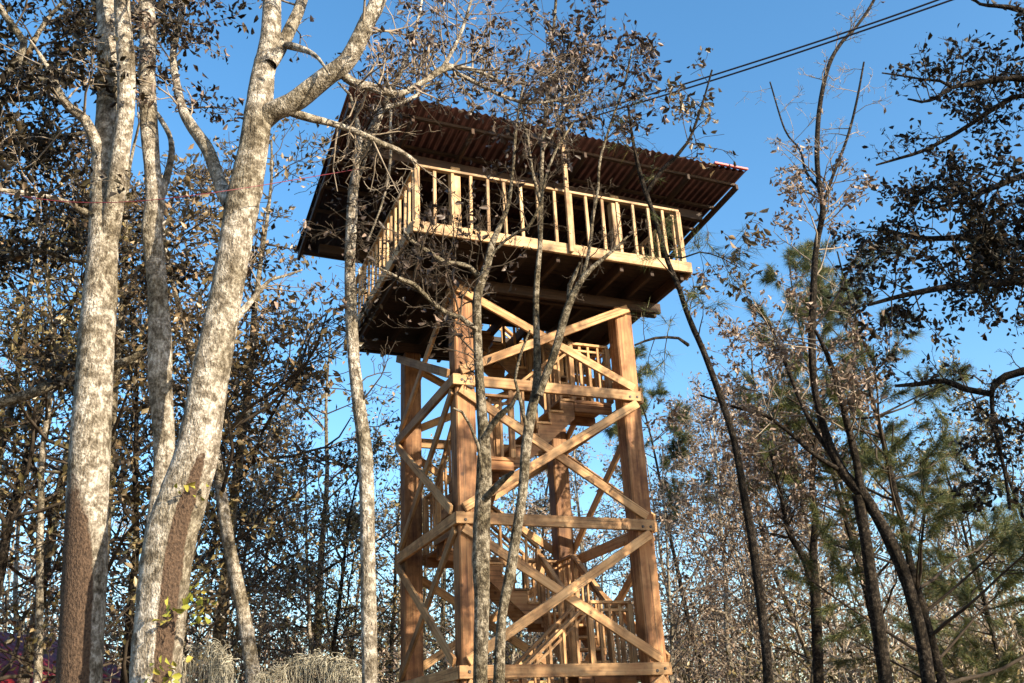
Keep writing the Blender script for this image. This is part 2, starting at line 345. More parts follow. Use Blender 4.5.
    roof = link('roof', np_mesh('roof', V, [fs]), M['roof'], T); PM[roof.name] = Matrix.Identity(4)
    for i in range(8):
        x = RX0 + 0.06 + i * (RX1 - RX0 - 0.12) / 7
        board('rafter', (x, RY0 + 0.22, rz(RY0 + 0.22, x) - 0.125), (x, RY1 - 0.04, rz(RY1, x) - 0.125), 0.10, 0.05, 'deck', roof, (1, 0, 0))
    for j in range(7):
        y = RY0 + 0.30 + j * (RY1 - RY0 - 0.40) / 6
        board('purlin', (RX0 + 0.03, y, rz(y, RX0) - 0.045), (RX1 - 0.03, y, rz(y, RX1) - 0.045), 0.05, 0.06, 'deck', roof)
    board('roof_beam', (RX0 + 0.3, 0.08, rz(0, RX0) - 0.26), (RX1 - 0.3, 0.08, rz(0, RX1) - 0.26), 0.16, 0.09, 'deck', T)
    board('roof_beam', (RX0 + 0.3, E_ - 0.08, rz(E_, RX0) - 0.26), (RX1 - 0.3, E_ - 0.08, rz(E_, RX1) - 0.26), 0.16, 0.09, 'deck', T)
    rs = 0.05
    board('sunlit_roof_edge', (RX1 - 0.62, RY0 - 0.02, rz(RY0, RX1) + 0.05), (RX1 + 0.01, RY0 - 0.02, rz(RY0, RX1) + 0.05), 0.035, 0.05, 'sunlitroof', T)  # front edge strip of the roof sheet, coloured brighter as if catching sun
    # stairs winding round the inside
    a0, a1, b0, b1 = 0.31, 0.93, 1.93, 2.55            # lanes
    corner = {'BL': (a0, b0), 'FL': (a0, a0), 'FR': (b0, a0), 'BR': (b0, b0)}
    order = ['BL', 'FL', 'FR', 'BR']
    z = 0.58; dz = 0.949
    for k in range(9):
        c = order[k % 4]; x0, y0 = corner[c]; x1, y1 = x0 + a1 - a0, y0 + a1 - a0
        zk = z + k * dz
        if k < 8:
            ld = board('landing', (x0, (y0 + y1) / 2, zk - 0.03), (x1, (y0 + y1) / 2, zk - 0.03), y1 - y0, 0.05, 'stair', T, (0, 0, 1))
            for yy in (y0 + 0.03, y1 - 0.03):
                board('bearer', (x0, yy, zk - 0.125), (x1, yy, zk - 0.125), 0.13, 0.05, 'post', ld)
            ox = x0 + 0.03 if c[1] == 'L' else x1 - 0.03
            oy = y0 + 0.03 if c[0] == 'F' else y1 - 0.03
            if k > 0:
                railing('landing_railing', (x0, oy), (x1, oy), zk - 0.005, zk - 0.005, 0.9, 5, mk='beam', ends=True, th=0.04)
                railing('landing_railing', (ox, y0 + 0.06), (ox, y1 - 0.06), zk - 0.005, zk - 0.005, 0.9, 4, mk='beam', ends=False, th=0.04)
        if k == 8: break
        # flight from corner k to k+1
        if c == 'BL': A, Bq, lane = (a0 + 0.31, b0), (a0 + 0.31, a1), (1, 0)
        elif c == 'FL': A, Bq, lane = (a1, a0 + 0.31), (b0, a0 + 0.31), (0, 1)
        elif c == 'FR': A, Bq, lane = (b0 + 0.31, a1), (b0 + 0.31, b0), (1, 0)
        else: A, Bq, lane = (b0, b0 + 0.31), (a1, b0 + 0.31), (0, 1)
        dx, dy = Bq[0] - A[0], Bq[1] - A[1]; zz0, zz1 = zk, zk + dz
        nst = 5; rise = dz / nst
        # sawtooth stringers
        bm = bmesh.new()
        for s in (-1, 1):
            off = 0.27 * s; prof = []
            for i in range(nst):
                t0 = i / nst; t1 = (i + 1) / nst
                prof += [(t0, zz0 + (i + 1) * rise - 0.04), (t1, zz0 + (i + 1) * rise - 0.04)]
            prof += [(1.0, zz1 - 0.30), (0.12, zz0 - 0.13), (0.0, zz0 - 0.13)]
            vv = []
            for th in (-0.02, 0.02):
                vv.append([bm.verts.new((A[0] + dx * t + lane[0] * (off + th), A[1] + dy * t + lane[1] * (off + th), zz)) for t, zz in prof])
            bm.faces.new(vv[0]); bm.faces.new(vv[1][::-1])
            for i in range(len(prof)):
                j = (i + 1) % len(prof); bm.faces.new((vv[0][i], vv[1][i], vv[1][j], vv[0][j]))
        bmesh.ops.recalc_face_normals(bm, faces=bm.faces[:])
        me = bpy.data.meshes.new('stringers'); bm.to_mesh(me); bm.free()
        fl = link('stair_flight', me, M['stair'], T); PM[fl.name] = Matrix.Identity(4)
        for i in range(nst):
            tm = (i + 0.5) / nst; zt = zz0 + (i + 1) * rise - 0.019
            cx, cy = A[0] + dx * tm, A[1] + dy * tm
            board('tread', (cx - lane[0] * 0.31, cy - lane[1] * 0.31, zt), (cx + lane[0] * 0.31, cy + lane[1] * 0.31, zt), 1.0 / nst + 0.035, 0.036, 'beam', fl, (0, 0, 1), 0.004)
        for s in (-1, 1):
            o_ = 0.285 * s
            railing('stair_railing', (A[0] + lane[0] * o_, A[1] + lane[1] * o_), (Bq[0] + lane[0] * o_, Bq[1] + lane[1] * o_), zz0 + 0.12, zz1 + 0.0, 0.88, 6, mk='beam', ends=True, th=0.04)
    for i in range(6):
        zc = 4.47 + i * 0.155; ys = 2.05 - (zc - 4.40) * 1.17
        board('cladding_board', (0.285, 0.30, zc), (0.285, ys, zc), 0.145, 0.02, 'stair', T, (-1, 0, 0), 0.004)
    board('entry_step', (0.4, 2.75, 0.28), (0.95, 2.75, 0.28), 0.3, 0.06, 'beam', T, (0, 0, 1))
    return T
M['sunlitroof'] = plain('sunlit red roof edge', (0.50, 0.10, 0.10), 0.5, 0.4, 0.2)  # lighter copy of the roof red, sunlight put into the colour
TW = make_tower()

# ------------------------------------------------------------------ trees
def catmull(P, R, step):
    P = np.asarray(P, float); R = np.asarray(R, float)
    if len(P) < 3: 
        n = max(2, int(np.linalg.norm(P[-1] - P[0]) / step) + 1); t = np.linspace(0, 1, n)[:, None]
        return P[0] * (1 - t) + P[1] * t, R[0] * (1 - t[:, 0]) + R[1] * t[:, 0]
    Q = np.vstack([2 * P[0] - P[1], P, 2 * P[-1] - P[-2]]); out, ro = [], []
    for i in range(len(P) - 1):
        n = max(1, int(np.linalg.norm(P[i + 1] - P[i]) / step)); 
        for j in range(n):
            t = j / n; p0, p1, p2, p3 = Q[i], Q[i + 1], Q[i + 2], Q[i + 3]
            out.append(0.5 * ((2 * p1) + (-p0 + p2) * t + (2 * p0 - 5 * p1 + 4 * p2 - p3) * t * t + (-p0 + 3 * p1 - 3 * p2 + p3) * t ** 3))
            ro.append(R[i] * (1 - t) + R[i + 1] * t)
    out.append(P[-1]); ro.append(R[-1])
    return np.array(out), np.array(ro)

class Acc:
    def __init__(s): s.V, s.Q, s.n, s.A = [], [], 0, []
    def tube(s, P, R, k=6, rough=0.0, attr=None, cap=False):
        P = np.asarray(P, float); n = len(P)
        T = np.gradient(P, axis=0); T /= (np.linalg.norm(T, axis=1)[:, None] + 1e-9)
        ref = np.array([1.0, 0.13, 0.07]) if abs(T[0, 2]) > 0.5 else np.array([0.05, 0.1, 1.0])
        U = np.cross(T, ref); U /= (np.linalg.norm(U, axis=1)[:, None] + 1e-9); Wv = np.cross(T, U)
        an = np.arange(k) * 2 * math.pi / k
        rr = np.repeat(np.asarray(R)[:, None], k, 1)
        if rough: 
            ph = rng.uniform(0, 6.28, 4)
            rr = rr * (1 + rough * (rng.normal(0, 0.5, (n, k)) * 0.6 + 0.8 * np.sin(an[None] * 2 + np.linspace(0, n * 0.11, n)[:, None] + ph[0]) * np.sin(np.arange(n)[:, None] * 0.23 + ph[1]) + 0.5 * np.sin(an[None] * 5 + ph[2])))
        dirs = np.cos(an)[None, :, None] * U[:, None] + np.sin(an)[None, :, None] * Wv[:, None]
        V = P[:, None] + dirs * rr[:, :, None]
        s.V.append(V.reshape(-1, 3))
        s.A.append(np.zeros(n * k) if attr is None else attr(P, dirs).ravel())
        i = s.n + np.arange(n * k).reshape(n, k); j = np.roll(i, -1, 1)
        s.Q.append(np.stack([i[:-1], j[:-1], j[1:], i[1:]], -1).reshape(-1, 4)); s.n += n * k
    def mesh(s, name, attr=False):
        if not s.V: return None
        me = np_mesh(name, np.concatenate(s.V), [np.concatenate(s.Q)], True)
        if attr:
            a = me.attributes.new('bare', 'FLOAT', 'POINT'); a.data.foreach_set('value', np.concatenate(s.A).astype(np.float32))
        return me

def leaf_mesh(name, P, size, shape=6, droop=0.35, flat=0.0, ratio=0.5, D=None):
    """one small folded blade per point"""
    n = len(P); P = np.asarray(P)
    sz = size * rng.uniform(0.45, 1.4, n)
    a = rng.normal(0, 1, (n, 3)); a[:, 2] = a[:, 2] * (1 - flat) - droop
    if D is not None: a += 1.2 * D
    a /= np.linalg.norm(a, axis=1)[:, None]
    b = rng.normal(0, 1, (n, 3)); b -= a * np.sum(a * b, 1)[:, None]; b /= np.linalg.norm(b, axis=1)[:, None]
    c = np.cross(a, b)
    def pt(l, w, h): return P + (a * l + b * w * ratio + c * h) * sz[:, None]
    if shape == 4:
        vs = [pt(0, 0, 0), pt(0.55, 0.5, 0.12), pt(1, 0, 0.0), pt(0.5, -0.5, 0.12)]
        V = np.stack(vs, 1).reshape(-1, 3); i = np.arange(n)[:, None] * 4
        return np_mesh(name, V, [np.concatenate([i + np.array([0, 1, 2]), i + np.array([0, 2, 3])])])
    vs = [pt(0, 0, 0), pt(0.35, 0.34, 0.08), pt(0.72, 0.46, 0.14), pt(1, 0, -0.12), pt(0.7, -0.44, 0.16), pt(0.33, -0.36, 0.08)]
    V = np.stack(vs, 1).reshape(-1, 3); i = np.arange(n)[:, None] * 6
    return np_mesh(name, V, [np.concatenate([i + np.array([0, 1, 2, 3]), i + np.array([0, 3, 4, 5])])])

def needle_mesh(name, P, D, length, per, width):
    P = np.repeat(np.asarray(P), per, 0); D = np.repeat(np.asarray(D), per, 0); n = len(P)
    a = D * 0.75 + rng.normal(0, 0.55, (n, 3)); a /= np.linalg.norm(a, axis=1)[:, None]; a[:, 2] -= 0.12
    L_ = length * rng.uniform(0.65, 1.15, n)[:, None]
    b = np.cross(a, rng.normal(0, 1, (n, 3))); b /= np.linalg.norm(b, axis=1)[:, None]
    P = P + D * rng.uniform(-0.12, 0.06, n)[:, None]
    V = np.stack([P - b * width, P + b * width, P + a * L_ + np.array([0, 0, -0.02])], 1).reshape(-1, 3)
    return np_mesh(name, V, [np.arange(n * 3).reshape(n, 3)])

class Tree:
    def __init__(s, name, base, label, cat='tree', group=None):
        s.name, s.label, s.cat, s.group = name, label, cat, group
        s.base = np.asarray(base, float); s.tr, s.tw = Acc(), Acc(); s.P, s.D = [], []; s.sp = []
    def limb(s, pts, y, dy=0.0, k=10, step=0.12, rough=0.06, ground=False, attr=None, minr=0.003):
        """pts: outline measured in the photograph (x, y, width); y: metres ahead, dy: how far it leans away by its tip"""
        n = len(pts); P, R = [], []
        for i, (px, py, w) in enumerate(pts):
            p = at(px, py, y + dy * i / max(1, n - 1)); P.append(p); R.append(max(minr, 0.5 * w * px2m(p)))
        if ground:
            d = nrm(P[0] - P[1]); d[1] *= 0.2; d = d / abs(d[2])
            p0 = P[0].copy(); h = p0[2] + 0.25
            ext = [(p0 + d * h * f_, R[0] * g) for f_, g in ((1.0, 1.75), (0.86, 1.35), (0.6, 1.15), (0.3, 1.05))]
            P = [e[0] for e in ext] + P; R = [e[1] for e in ext] + R
            s.base = np.array([P[0][0], P[0][1], 0.0])
        P, R = catmull(P, R, step)
        s.tr.tube(P, R, k, rough, attr)
        return P, R
    def grow(s, p, d, L_, r, lvl, o):
        n = max(3, int(L_ / o.get('seg', 0.22))); st = L_ / n; pts = [np.array(p)]; d = nrm(np.asarray(d, float)); ds = [d]
        for i in range(n):
            d = nrm(d + rng.normal(0, o.get('wig', 0.2), 3) + np.array([0, 0, o.get('trop', 0.04)]))
            pts.append(pts[-1] + d * st); ds.append(d)
        R = np.linspace(r, max(o.get('tip', 0.003), r * 0.35), n + 1)
        (s.tr if (lvl == 0 and o.get('main')) else s.tw).tube(pts, R, 6 if r > 0.02 else (4 if r > 0.008 else 3), 0.05 if r > 0.03 else 0)
        if lvl < o['levels']:
            nc = o['kids'][lvl] if isinstance(o['kids'], (list, tuple)) else o['kids']
            nc = max(1, int(round(nc * rng.uniform(0.7, 1.3))))
            for _ in range(nc):
                t = rng.uniform(o.get('t0', 0.25), 1.0); i = min(n - 1, int(t * n)); f_ = t * n - i
                q = pts[i] * (1 - f_) + pts[i + 1] * f_
                b = nrm(np.cross(ds[i], rng.normal(0, 1, 3))); an = math.radians(rng.uniform(30, 68))
                s.grow(q, ds[i] * math.cos(an) + b * math.sin(an), L_ * o.get('lr', 0.55) * rng.uniform(0.65, 1.25) * (1.1 - 0.4 * t), max(o.get('tip', 0.003), R[i] * 0.6), lvl + 1, o)
        if lvl >= o['levels'] - o.get('leaflv', 0):
            m_ = rng.poisson(o.get('leaf', 5) * (L_ / 0.5))
            if rng.uniform() > o.get('bareprob', 0):
                for _ in range(m_):
                    t = min(1.0, rng.uniform(0.05, 1.0) ** 0.38); i = min(n - 1, int(t * n)); f_ = t * n - i
                    s.P.append(pts[i] * (1 - f_) + pts[i + 1] * f_ + rng.normal(0, o.get('spread', 0.03), 3)); s.D.append(ds[i])
    def sprout(s, PR, t0, t1, n, L_, o, side=None, rfrac=0.4, upb=0.3):
        P, R = PR
        for _ in range(n):
            t = rng.uniform(t0, t1); i = min(len(P) - 2, int(t * (len(P) - 1)))
            ax = nrm(P[i + 1] - P[i]); b = nrm(np.cross(ax, rng.normal(0, 1, 3)))
            if side is not None: b = nrm(b + np.asarray(side) * 1.2)
            d = b + ax * rng.uniform(0.1, 0.9) + np.array([0, 0, upb])
            s.grow(P[i], d, L_ * rng.uniform(0.6, 1.25), min(R[i] * rfrac, 0.012 * L_ + 0.004), 0, o)
    def finish(s, barkm, twigm, leafmat, size, shape=6, droop=0.35, needles=None, bare=False, ratio=0.5, spr=None):
        root = empty(s.name, s.base); tag(root, s.label, s.cat, s.group)
        off = s.base
        def sub(acc, nm, mt, at_=False):
            if acc.V:
                acc.V = [v - off for v in acc.V]; link(nm, acc.mesh(nm, at_), mt, root)
        sub(s.tr, 'trunk', barkm, bare); sub(s.tw, 'twigs', twigm)
        if len(s.P):
            P = np.array(s.P) - off
            if needles: link('crown', needle_mesh('crown', P, np.array(s.D), *needles), leafmat, root)
            else: link('crown', leaf_mesh('crown', P, size, shape, droop, ratio=ratio), leafmat, root)
        if spr:
            for P in spr: link('leafy_sprout', leaf_mesh('leafy_sprout', np.array(P) - off, 0.052, 6, -0.1, ratio=0.7), M['lf_green'], root)
        return root

TWIG = dict(levels=2, kids=(4, 3), tip=0.0022, wig=0.22, trop=0.01, leaf=6.0, lr=0.5, spread=0.03, bareprob=0.3)
LEAFY = dict(levels=2, kids=(5, 4), wig=0.22, trop=0.0, leaf=10.0, lr=0.5, spread=0.05, leaflv=1)
DENSE = dict(levels=2, kids=(6, 4), wig=0.22, trop=0.0, leaf=13.0, lr=0.5, spread=0.06, leaflv=1)
BARE = dict(levels=2, kids=(4, 3), wig=0.28, trop=0.02, leaf=0.5, lr=0.5, spread=0.03, bareprob=0.6)
def sprig(px, py, y, n, s_=0.1):
    return at(px, py, y) + rng.normal(0, s_, (n, 3))
RIGHT = np.array([1.0, 0, 0])

# --- big left trunk that splits into two stems
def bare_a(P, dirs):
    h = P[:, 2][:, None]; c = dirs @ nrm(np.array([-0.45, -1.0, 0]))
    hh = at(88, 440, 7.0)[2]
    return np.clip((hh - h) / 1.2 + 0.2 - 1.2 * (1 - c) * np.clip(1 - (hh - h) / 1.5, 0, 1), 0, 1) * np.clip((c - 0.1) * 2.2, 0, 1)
t = Tree('oak_tree', (0, 0, 0), 'thick pale trunk nearest the left edge, dark stain low down, splitting into two stems')
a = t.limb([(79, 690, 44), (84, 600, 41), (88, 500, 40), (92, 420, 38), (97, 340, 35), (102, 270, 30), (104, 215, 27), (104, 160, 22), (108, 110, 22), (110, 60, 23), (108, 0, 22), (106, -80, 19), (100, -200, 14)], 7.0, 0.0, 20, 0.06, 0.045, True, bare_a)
b = t.limb([(106, 250, 22), (114, 205, 19), (121, 150, 18), (126, 110, 17), (126, 60, 17), (122, 0, 15), (124, -70, 12), (130, -190, 8)], 7.0, -0.5, 14, 0.06, 0.04)
c = t.limb([(101, 155, 12), (94, 138, 11), (84, 119, 10), (70, 108, 9), (60, 95, 8), (52, 75, 6), (40, 55, 4), (30, 40, 2)], 6.95, -0.5, 10, 0.06)
e = t.limb([(90, 215, 8), (70, 203, 5), (40, 195, 4), (0, 190, 4), (-40, 192, 3)], 7.0, -0.9, 8)
for q in (c, e): t.sprout(q, 0.3, 1, 7, 0.7, LEAFY)
t.sprout(b, 0.5, 1, 9, 0.9, LEAFY); t.sprout(a, 0.62, 1, 10, 0.9, LEAFY)
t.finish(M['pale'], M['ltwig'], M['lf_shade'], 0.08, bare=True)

# --- wavy stem and the big leaning forked trunk
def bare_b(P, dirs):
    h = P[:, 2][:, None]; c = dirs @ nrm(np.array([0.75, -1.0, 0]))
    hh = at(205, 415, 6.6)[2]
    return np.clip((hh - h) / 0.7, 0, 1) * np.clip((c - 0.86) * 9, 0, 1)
t = Tree('oak_tree', (0, 0, 0), 'big pale leaning trunk with a strip of bare brown wood, forking near the top')
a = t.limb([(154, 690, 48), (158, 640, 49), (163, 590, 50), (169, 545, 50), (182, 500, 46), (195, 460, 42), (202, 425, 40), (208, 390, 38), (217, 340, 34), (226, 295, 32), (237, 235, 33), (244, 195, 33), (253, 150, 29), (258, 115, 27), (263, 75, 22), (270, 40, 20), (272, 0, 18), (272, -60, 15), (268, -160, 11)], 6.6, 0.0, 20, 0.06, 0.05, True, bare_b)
b = t.limb([(262, 122, 20), (272, 112, 21), (292, 103, 20), (312, 88, 20), (330, 74, 19), (346, 62, 18), (358, 42, 18), (368, 20, 17), (378, 0, 16), (392, -50, 13), (400, -140, 9)], 6.6, -0.3, 14, 0.06, 0.05)
b2 = t.limb([(270, 65, 14), (282, 45, 13), (292, 25, 12), (302, 0, 11), (315, -60, 8)], 6.55, 0.4, 10, 0.06)
c = t.limb([(231, 205, 16), (220, 183, 13), (208, 150, 13), (193, 128, 12), (183, 110, 10), (177, 85, 8), (173, 55, 7), (180, 20, 6), (186, -15, 5)], 6.7, 0.8, 10, 0.06)
d = t.limb([(285, 110, 9), (310, 118, 9), (330, 123, 7), (355, 131, 6), (380, 143, 6), (398, 150, 5), (416, 162, 4)], 6.55, 0.7, 8, 0.06)
e = t.limb([(340, 72, 9), (352, 82, 9), (368, 86, 9), (385, 92, 8), (400, 94, 7), (418, 85, 6), (432, 76, 7), (446, 68, 7), (465, 68, 5), (480, 72, 4), (505, 84, 3)], 6.5, 0.6, 8, 0.06)
e2 = t.limb([(455, 72, 5), (478, 84, 4), (500, 95, 4), (520, 102, 3.5), (545, 102, 3), (575, 96, 2.5), (592, 92, 2)], 7.0, 0.5, 6)
e3 = t.limb([(440, 72, 5), (452, 52, 4), (462, 30, 4), (470, 5, 3), (480, -30, 3)], 6.9, 0.3, 6)
f = t.limb([(226, 330, 10), (240, 314, 8), (252, 300, 6), (262, 288, 5), (270, 280, 3.5), (284, 276, 3), (302, 270, 2)], 6.6, 0.4, 8)
t.sprout(f, 0.4, 1, 6, 0.4, dict(TWIG, leaf=8))
g = t.limb([(287, 45, 9), (305, 50, 7), (318, 58, 4), (330, 75, 2)], 6.6, -0.3, 6)
t.sprout(a, 0.80, 1, 12, 0.8, TWIG); t.sprout(b, 0.35, 1, 16, 0.8, TWIG); t.sprout(b2, 0.3, 1, 8, 0.7, TWIG)
t.sprout(c, 0.3, 1, 10, 0.55, LEAFY); t.sprout(d, 0.15, 1, 12, 0.5, BARE); t.sprout(e, 0.1, 1, 34, 0.6, dict(TWIG, leaf=9)); t.sprout(e2, 0.1, 1, 26, 0.55, dict(TWIG, leaf=9)); t.sprout(e3, 0.1, 1, 22, 0.65, dict(TWIG, leaf=9))
t.finish(M['pale'], M['ltwig'], M['lf_brown'], 0.07, bare=True, spr=[sprig(192, 492, 6.4, 8, 0.04), sprig(198, 604, 6.35, 26, 0.055), sprig(170, 610, 6.3, 10, 0.03), sprig(168, 672, 6.3, 22, 0.05)])

t = Tree('oak_tree', (0, 0, 0), 'wavy pale stem between the stained trunk and the big leaning trunk')
a = t.limb([(150, 600, 22), (155, 545, 22), (160, 505, 21), (164, 465, 20), (163, 420, 22), (160, 380, 23), (160, 345, 23), (158, 300, 19), (155, 260, 19), (152, 230, 19), (155, 200, 18), (152, 165, 16), (149, 125, 17), (147, 80, 17), (148, 40, 16), (146, 0, 15), (140, -80, 12), (136, -180, 8)], 7.3, 0, 16, 0.06, 0.05, True)
b = t.limb([(147, 20, 8), (138, 12, 7), (130, 5, 6), (118, -20, 4)], 7.3, 0.3, 8)
c = t.limb([(156, 215, 9), (172, 150, 6), (160, 118, 5), (148, 105, 3)], 7.3, 0.8, 6)
t.sprout(a, 0.72, 1, 10, 0.8, LEAFY); t.sprout(b, 0.2, 1, 4, 0.6, LEAFY)
t.finish(M['pale'], M['ltwig'], M['lf_shade'], 0.08, bare=True)

# --- slender pole in front of the left side of the deck
t = Tree('oak_tree', (0, 0, 0), 'slender pale stem standing in front of the left corner of the deck')
a = t.limb([(370, 690, 16), (369, 620, 16), (368, 560, 15), (367, 500, 15), (365, 450, 14), (359, 405, 13), (354, 360, 12), (351, 310, 12), (350, 260, 11), (352, 215, 11), (354, 185, 10), (360, 165, 10), (366, 145, 10), (375, 125, 9), (382, 108, 7), (392, 90, 5), (405, 60, 4), (418, 20, 3), (425, -20, 2)], 7.6, 0.3, 12, 0.06, 0.05, True)
b = t.limb([(354, 185, 7), (357, 160, 6), (360, 135, 5), (355, 112, 4), (350, 95, 3), (338, 82, 2)], 7.6, -0.3, 8)
c = t.limb([(383, 108, 5), (400, 104, 4), (416, 96, 4), (425, 86, 3), (440, 82, 2)], 7.75, 0.3, 6)
d = t.limb([(391, 110, 3), (390, 135, 3), (391, 150, 3), (388, 180, 3), (380, 210, 2), (368, 240, 2)], 7.6, -0.2, 6)
for q, n_ in ((a, 22), (b, 8), (c, 8), (d, 4)): t.sprout(q, 0.72 if q is a else 0.3, 1, n_, 0.55, TWIG)
t.sprout(a, 0.45, 0.75, 8, 0.4, BARE)
t.finish(M['pale'], M['twig'], M['lf_brown'], 0.065)

# --- mossy stem before the front left post, forking below the deck
t = Tree('oak_tree', (0, 0, 0), 'mottled mossy stem in front of the front left post of the tower')
a = t.limb([(480, 690, 15), (481, 640, 15), (482, 600, 15), (481, 560, 17), (482, 520, 17), (484, 480, 16), (484, 440, 12), (481, 400, 10), (478, 350, 9), (477, 300, 9), (482, 280, 9), (488, 262, 8), (492, 244, 7), (499, 228, 5), (508, 205, 4), (513, 170, 3), (516, 130, 3), (522, 90, 2), (530, 50, 2)], 8.0, 0.2, 12, 0.06, 0.06, True)
b = t.limb([(478, 275, 6), (468, 266, 5), (455, 263, 4.5), (445, 263, 5), (432, 254, 5), (422, 248, 5), (410, 240, 4), (402, 228, 3)], 8.0, -0.6, 6)
c = t.limb([(477, 330, 6), (460, 317, 5), (448, 314, 5), (436, 306, 5), (424, 294, 5), (413, 284, 5), (398, 278, 4), (380, 268, 2)], 8.0, -0.7, 6)
d = t.limb([(484, 270, 4), (496, 250, 3), (506, 240, 3), (518, 232, 3), (528, 228, 4), (540, 205, 3), (545, 180, 3), (556, 150, 3), (575, 120, 2)], 7.9, -0.4, 6)
e = t.limb([(483, 440, 7), (492, 425, 7), (500, 415, 7), (512, 405, 5), (518, 392, 3)], 7.9, -0.3, 8)
f = t.limb([(484, 500, 7), (495, 488, 7), (505, 478, 6), (513, 472, 3)], 7.9, -0.3, 8)
g = t.limb([(483, 480, 4), (478, 445, 4), (470, 425, 3), (462, 412, 3), (453, 408, 2)], 7.9, -0.4, 6)
for q, n_, l_ in ((b, 18, 0.5), (c, 20, 0.5)): t.sprout(q, 0.1, 1, n_, l_, dict(TWIG, leaf=6, bareprob=0.4))
t.sprout(d, 0.1, 1, 12, 0.45, BARE)
t.sprout(a, 0.55, 1, 22, 0.5, TWIG); t.sprout(d, 0.5, 1, 10, 0.4, TWIG)
t.finish(M['mid'], M['twig'], M['lf_brown'], 0.07)

# --- curved stem with a fork before the front face of the tower
t = Tree('oak_tree', (0, 0, 0), 'thin curving stem that forks in front of the upper cross brace of the tower')
a = t.limb([(499, 690, 12), (500, 650, 11), (503, 610, 10), (511, 570, 11), (517, 530, 10), (523, 490, 10), (526, 450, 10), (531, 415, 10), (537, 385, 9), (537, 345, 7), (536, 310, 6), (537, 280, 6), (540, 245, 5), (541, 205, 5), (542, 160, 4), (546, 110, 4), (551, 60, 3), (556, 0, 3), (560, -50, 2)], 8.4, 0.2, 12, 0.06, 0.06, True)
b = t.limb([(539, 395, 8), (546, 375, 8), (553, 358, 8), (559, 338, 8), (565, 316, 8), (573, 295, 7), (582, 280, 6), (592, 268, 5), (604, 258, 4), (618, 246, 3), (628, 236, 2)], 8.4, -0.3, 8, 0.06)
b2 = t.limb([(576, 292, 5), (584, 272, 4), (590, 245, 4), (593, 215, 4), (598, 190, 3), (600, 160, 3), (612, 120, 3), (624, 85, 2), (632, 50, 2)], 8.3, 0.3, 6)
b3 = t.limb([(569, 300, 5), (570, 285, 5), (575, 275, 4), (580, 262, 2)], 8.3, -0.2, 6)
c = t.limb([(527, 430, 4), (520, 400, 4), (515, 380, 3), (522, 350, 3), (530, 330, 2)], 8.3, -0.3, 6)
d = t.limb([(541, 205, 4), (532, 170, 3), (528, 140, 3), (520, 100, 2)], 8.4, -0.3, 6)
e = t.limb([(543, 150, 3), (560, 120, 3), (572, 98, 2), (590, 60, 2)], 8.4, 0.3, 6)
CH = dict(levels=2, kids=(4, 3), tip=0.0022, wig=0.25, trop=-0.03, leaf=9.0, lr=0.5, spread=0.04, bareprob=0.3, leaflv=1)
t.sprout(a, 0.76, 1, 30, 0.7, CH); t.sprout(e, 0.2, 1, 18, 0.6, CH); t.sprout(d, 0.2, 1, 8, 0.5, TWIG)
t.sprout(b2, 0.6, 1, 20, 0.6, CH); t.sprout(b, 0.5, 1, 8, 0.4, BARE); t.sprout(b2, 0, 0.6, 8, 0.35, BARE)
t.finish(M['mid'], M['twig'], M['lf_brown'], 0.078)

# --- leaning thin pine at the right of the tower
t = Tree('pine_tree', (0, 0, 0), 'thin leaning trunk right of the tower crossing the right corner of the deck')
a = t.limb([(769, 690, 10), (765, 640, 9.5), (753, 545, 8.5), (745, 500, 8), (734, 440, 7), (718, 390, 6.5), (703, 350, 6), (694, 330, 6), (686, 310, 5.5), (678, 285, 5.5), (668, 262, 5), (660, 235, 4.5), (652, 210, 4.5), (645, 190, 5), (638, 165, 4), (632, 135, 3), (628, 105, 2)], 9.0, 0, 10, 0.08, 0.05, True)
a = a
b = t.limb([(645, 195, 4), (655, 180, 4), (664, 168, 4), (675, 158, 4), (688, 142, 3), (697, 120, 3), (705, 95, 2), (712, 70, 2)], 9.0, -0.4, 6)
c = t.limb([(688, 345, 4), (678, 338, 3), (655, 338, 3), (635, 345, 2)], 9.0, -0.5, 5)
d = t.limb([(664, 255, 3), (682, 258, 2), (700, 252, 1.6), (722, 258, 1.2), (740, 268, 1)], 9.0, -0.3, 5)
NEED = dict(levels=1, kids=4, wig=0.15, trop=0.03, leaf=5.0, lr=0.5, spread=0.015, leaflv=0, t0=0.4)
t2 = Tree('oak_tree', (0, 0, 0), 'spray of dark drooping leaves on the thin branch beside the roof corner')
t.sprout(a, 0.86, 1, 10, 0.35, NEED); t.sprout(d, 0.2, 1, 8, 0.35, NEED); t.sprout(c, 0.2, 1, 4, 0.3, NEED); t.sprout(a, 0.62, 0.75, 4, 0.4, NEED)
nP, nD = t.P, t.D; t.P, t.D = [], []
t.sprout(b, 0.35, 1, 11, 0.55, dict(levels=1, kids=4, wig=0.2, trop=-0.06, leaf=6, lr=0.5, spread=0.03, leaflv=1))
t.sprout(d, 0.4, 1, 7, 0.5, dict(levels=1, kids=4, wig=0.2, trop=-0.06, leaf=6, lr=0.5, spread=0.03, leaflv=1))
lP = t.P; t.P = []
r_ = t.finish(M['dark'], M['twig'], None, 0.1)
link('needles', needle_mesh('needles', np.array(nP) - t.base, np.array(nD), 0.17, 14, 0.0022), M['needle'], r_)
link('crown', leaf_mesh('crown', np.array(lP) - t.base, 0.085, 6, 0.9), M['lf_dark'], r_)

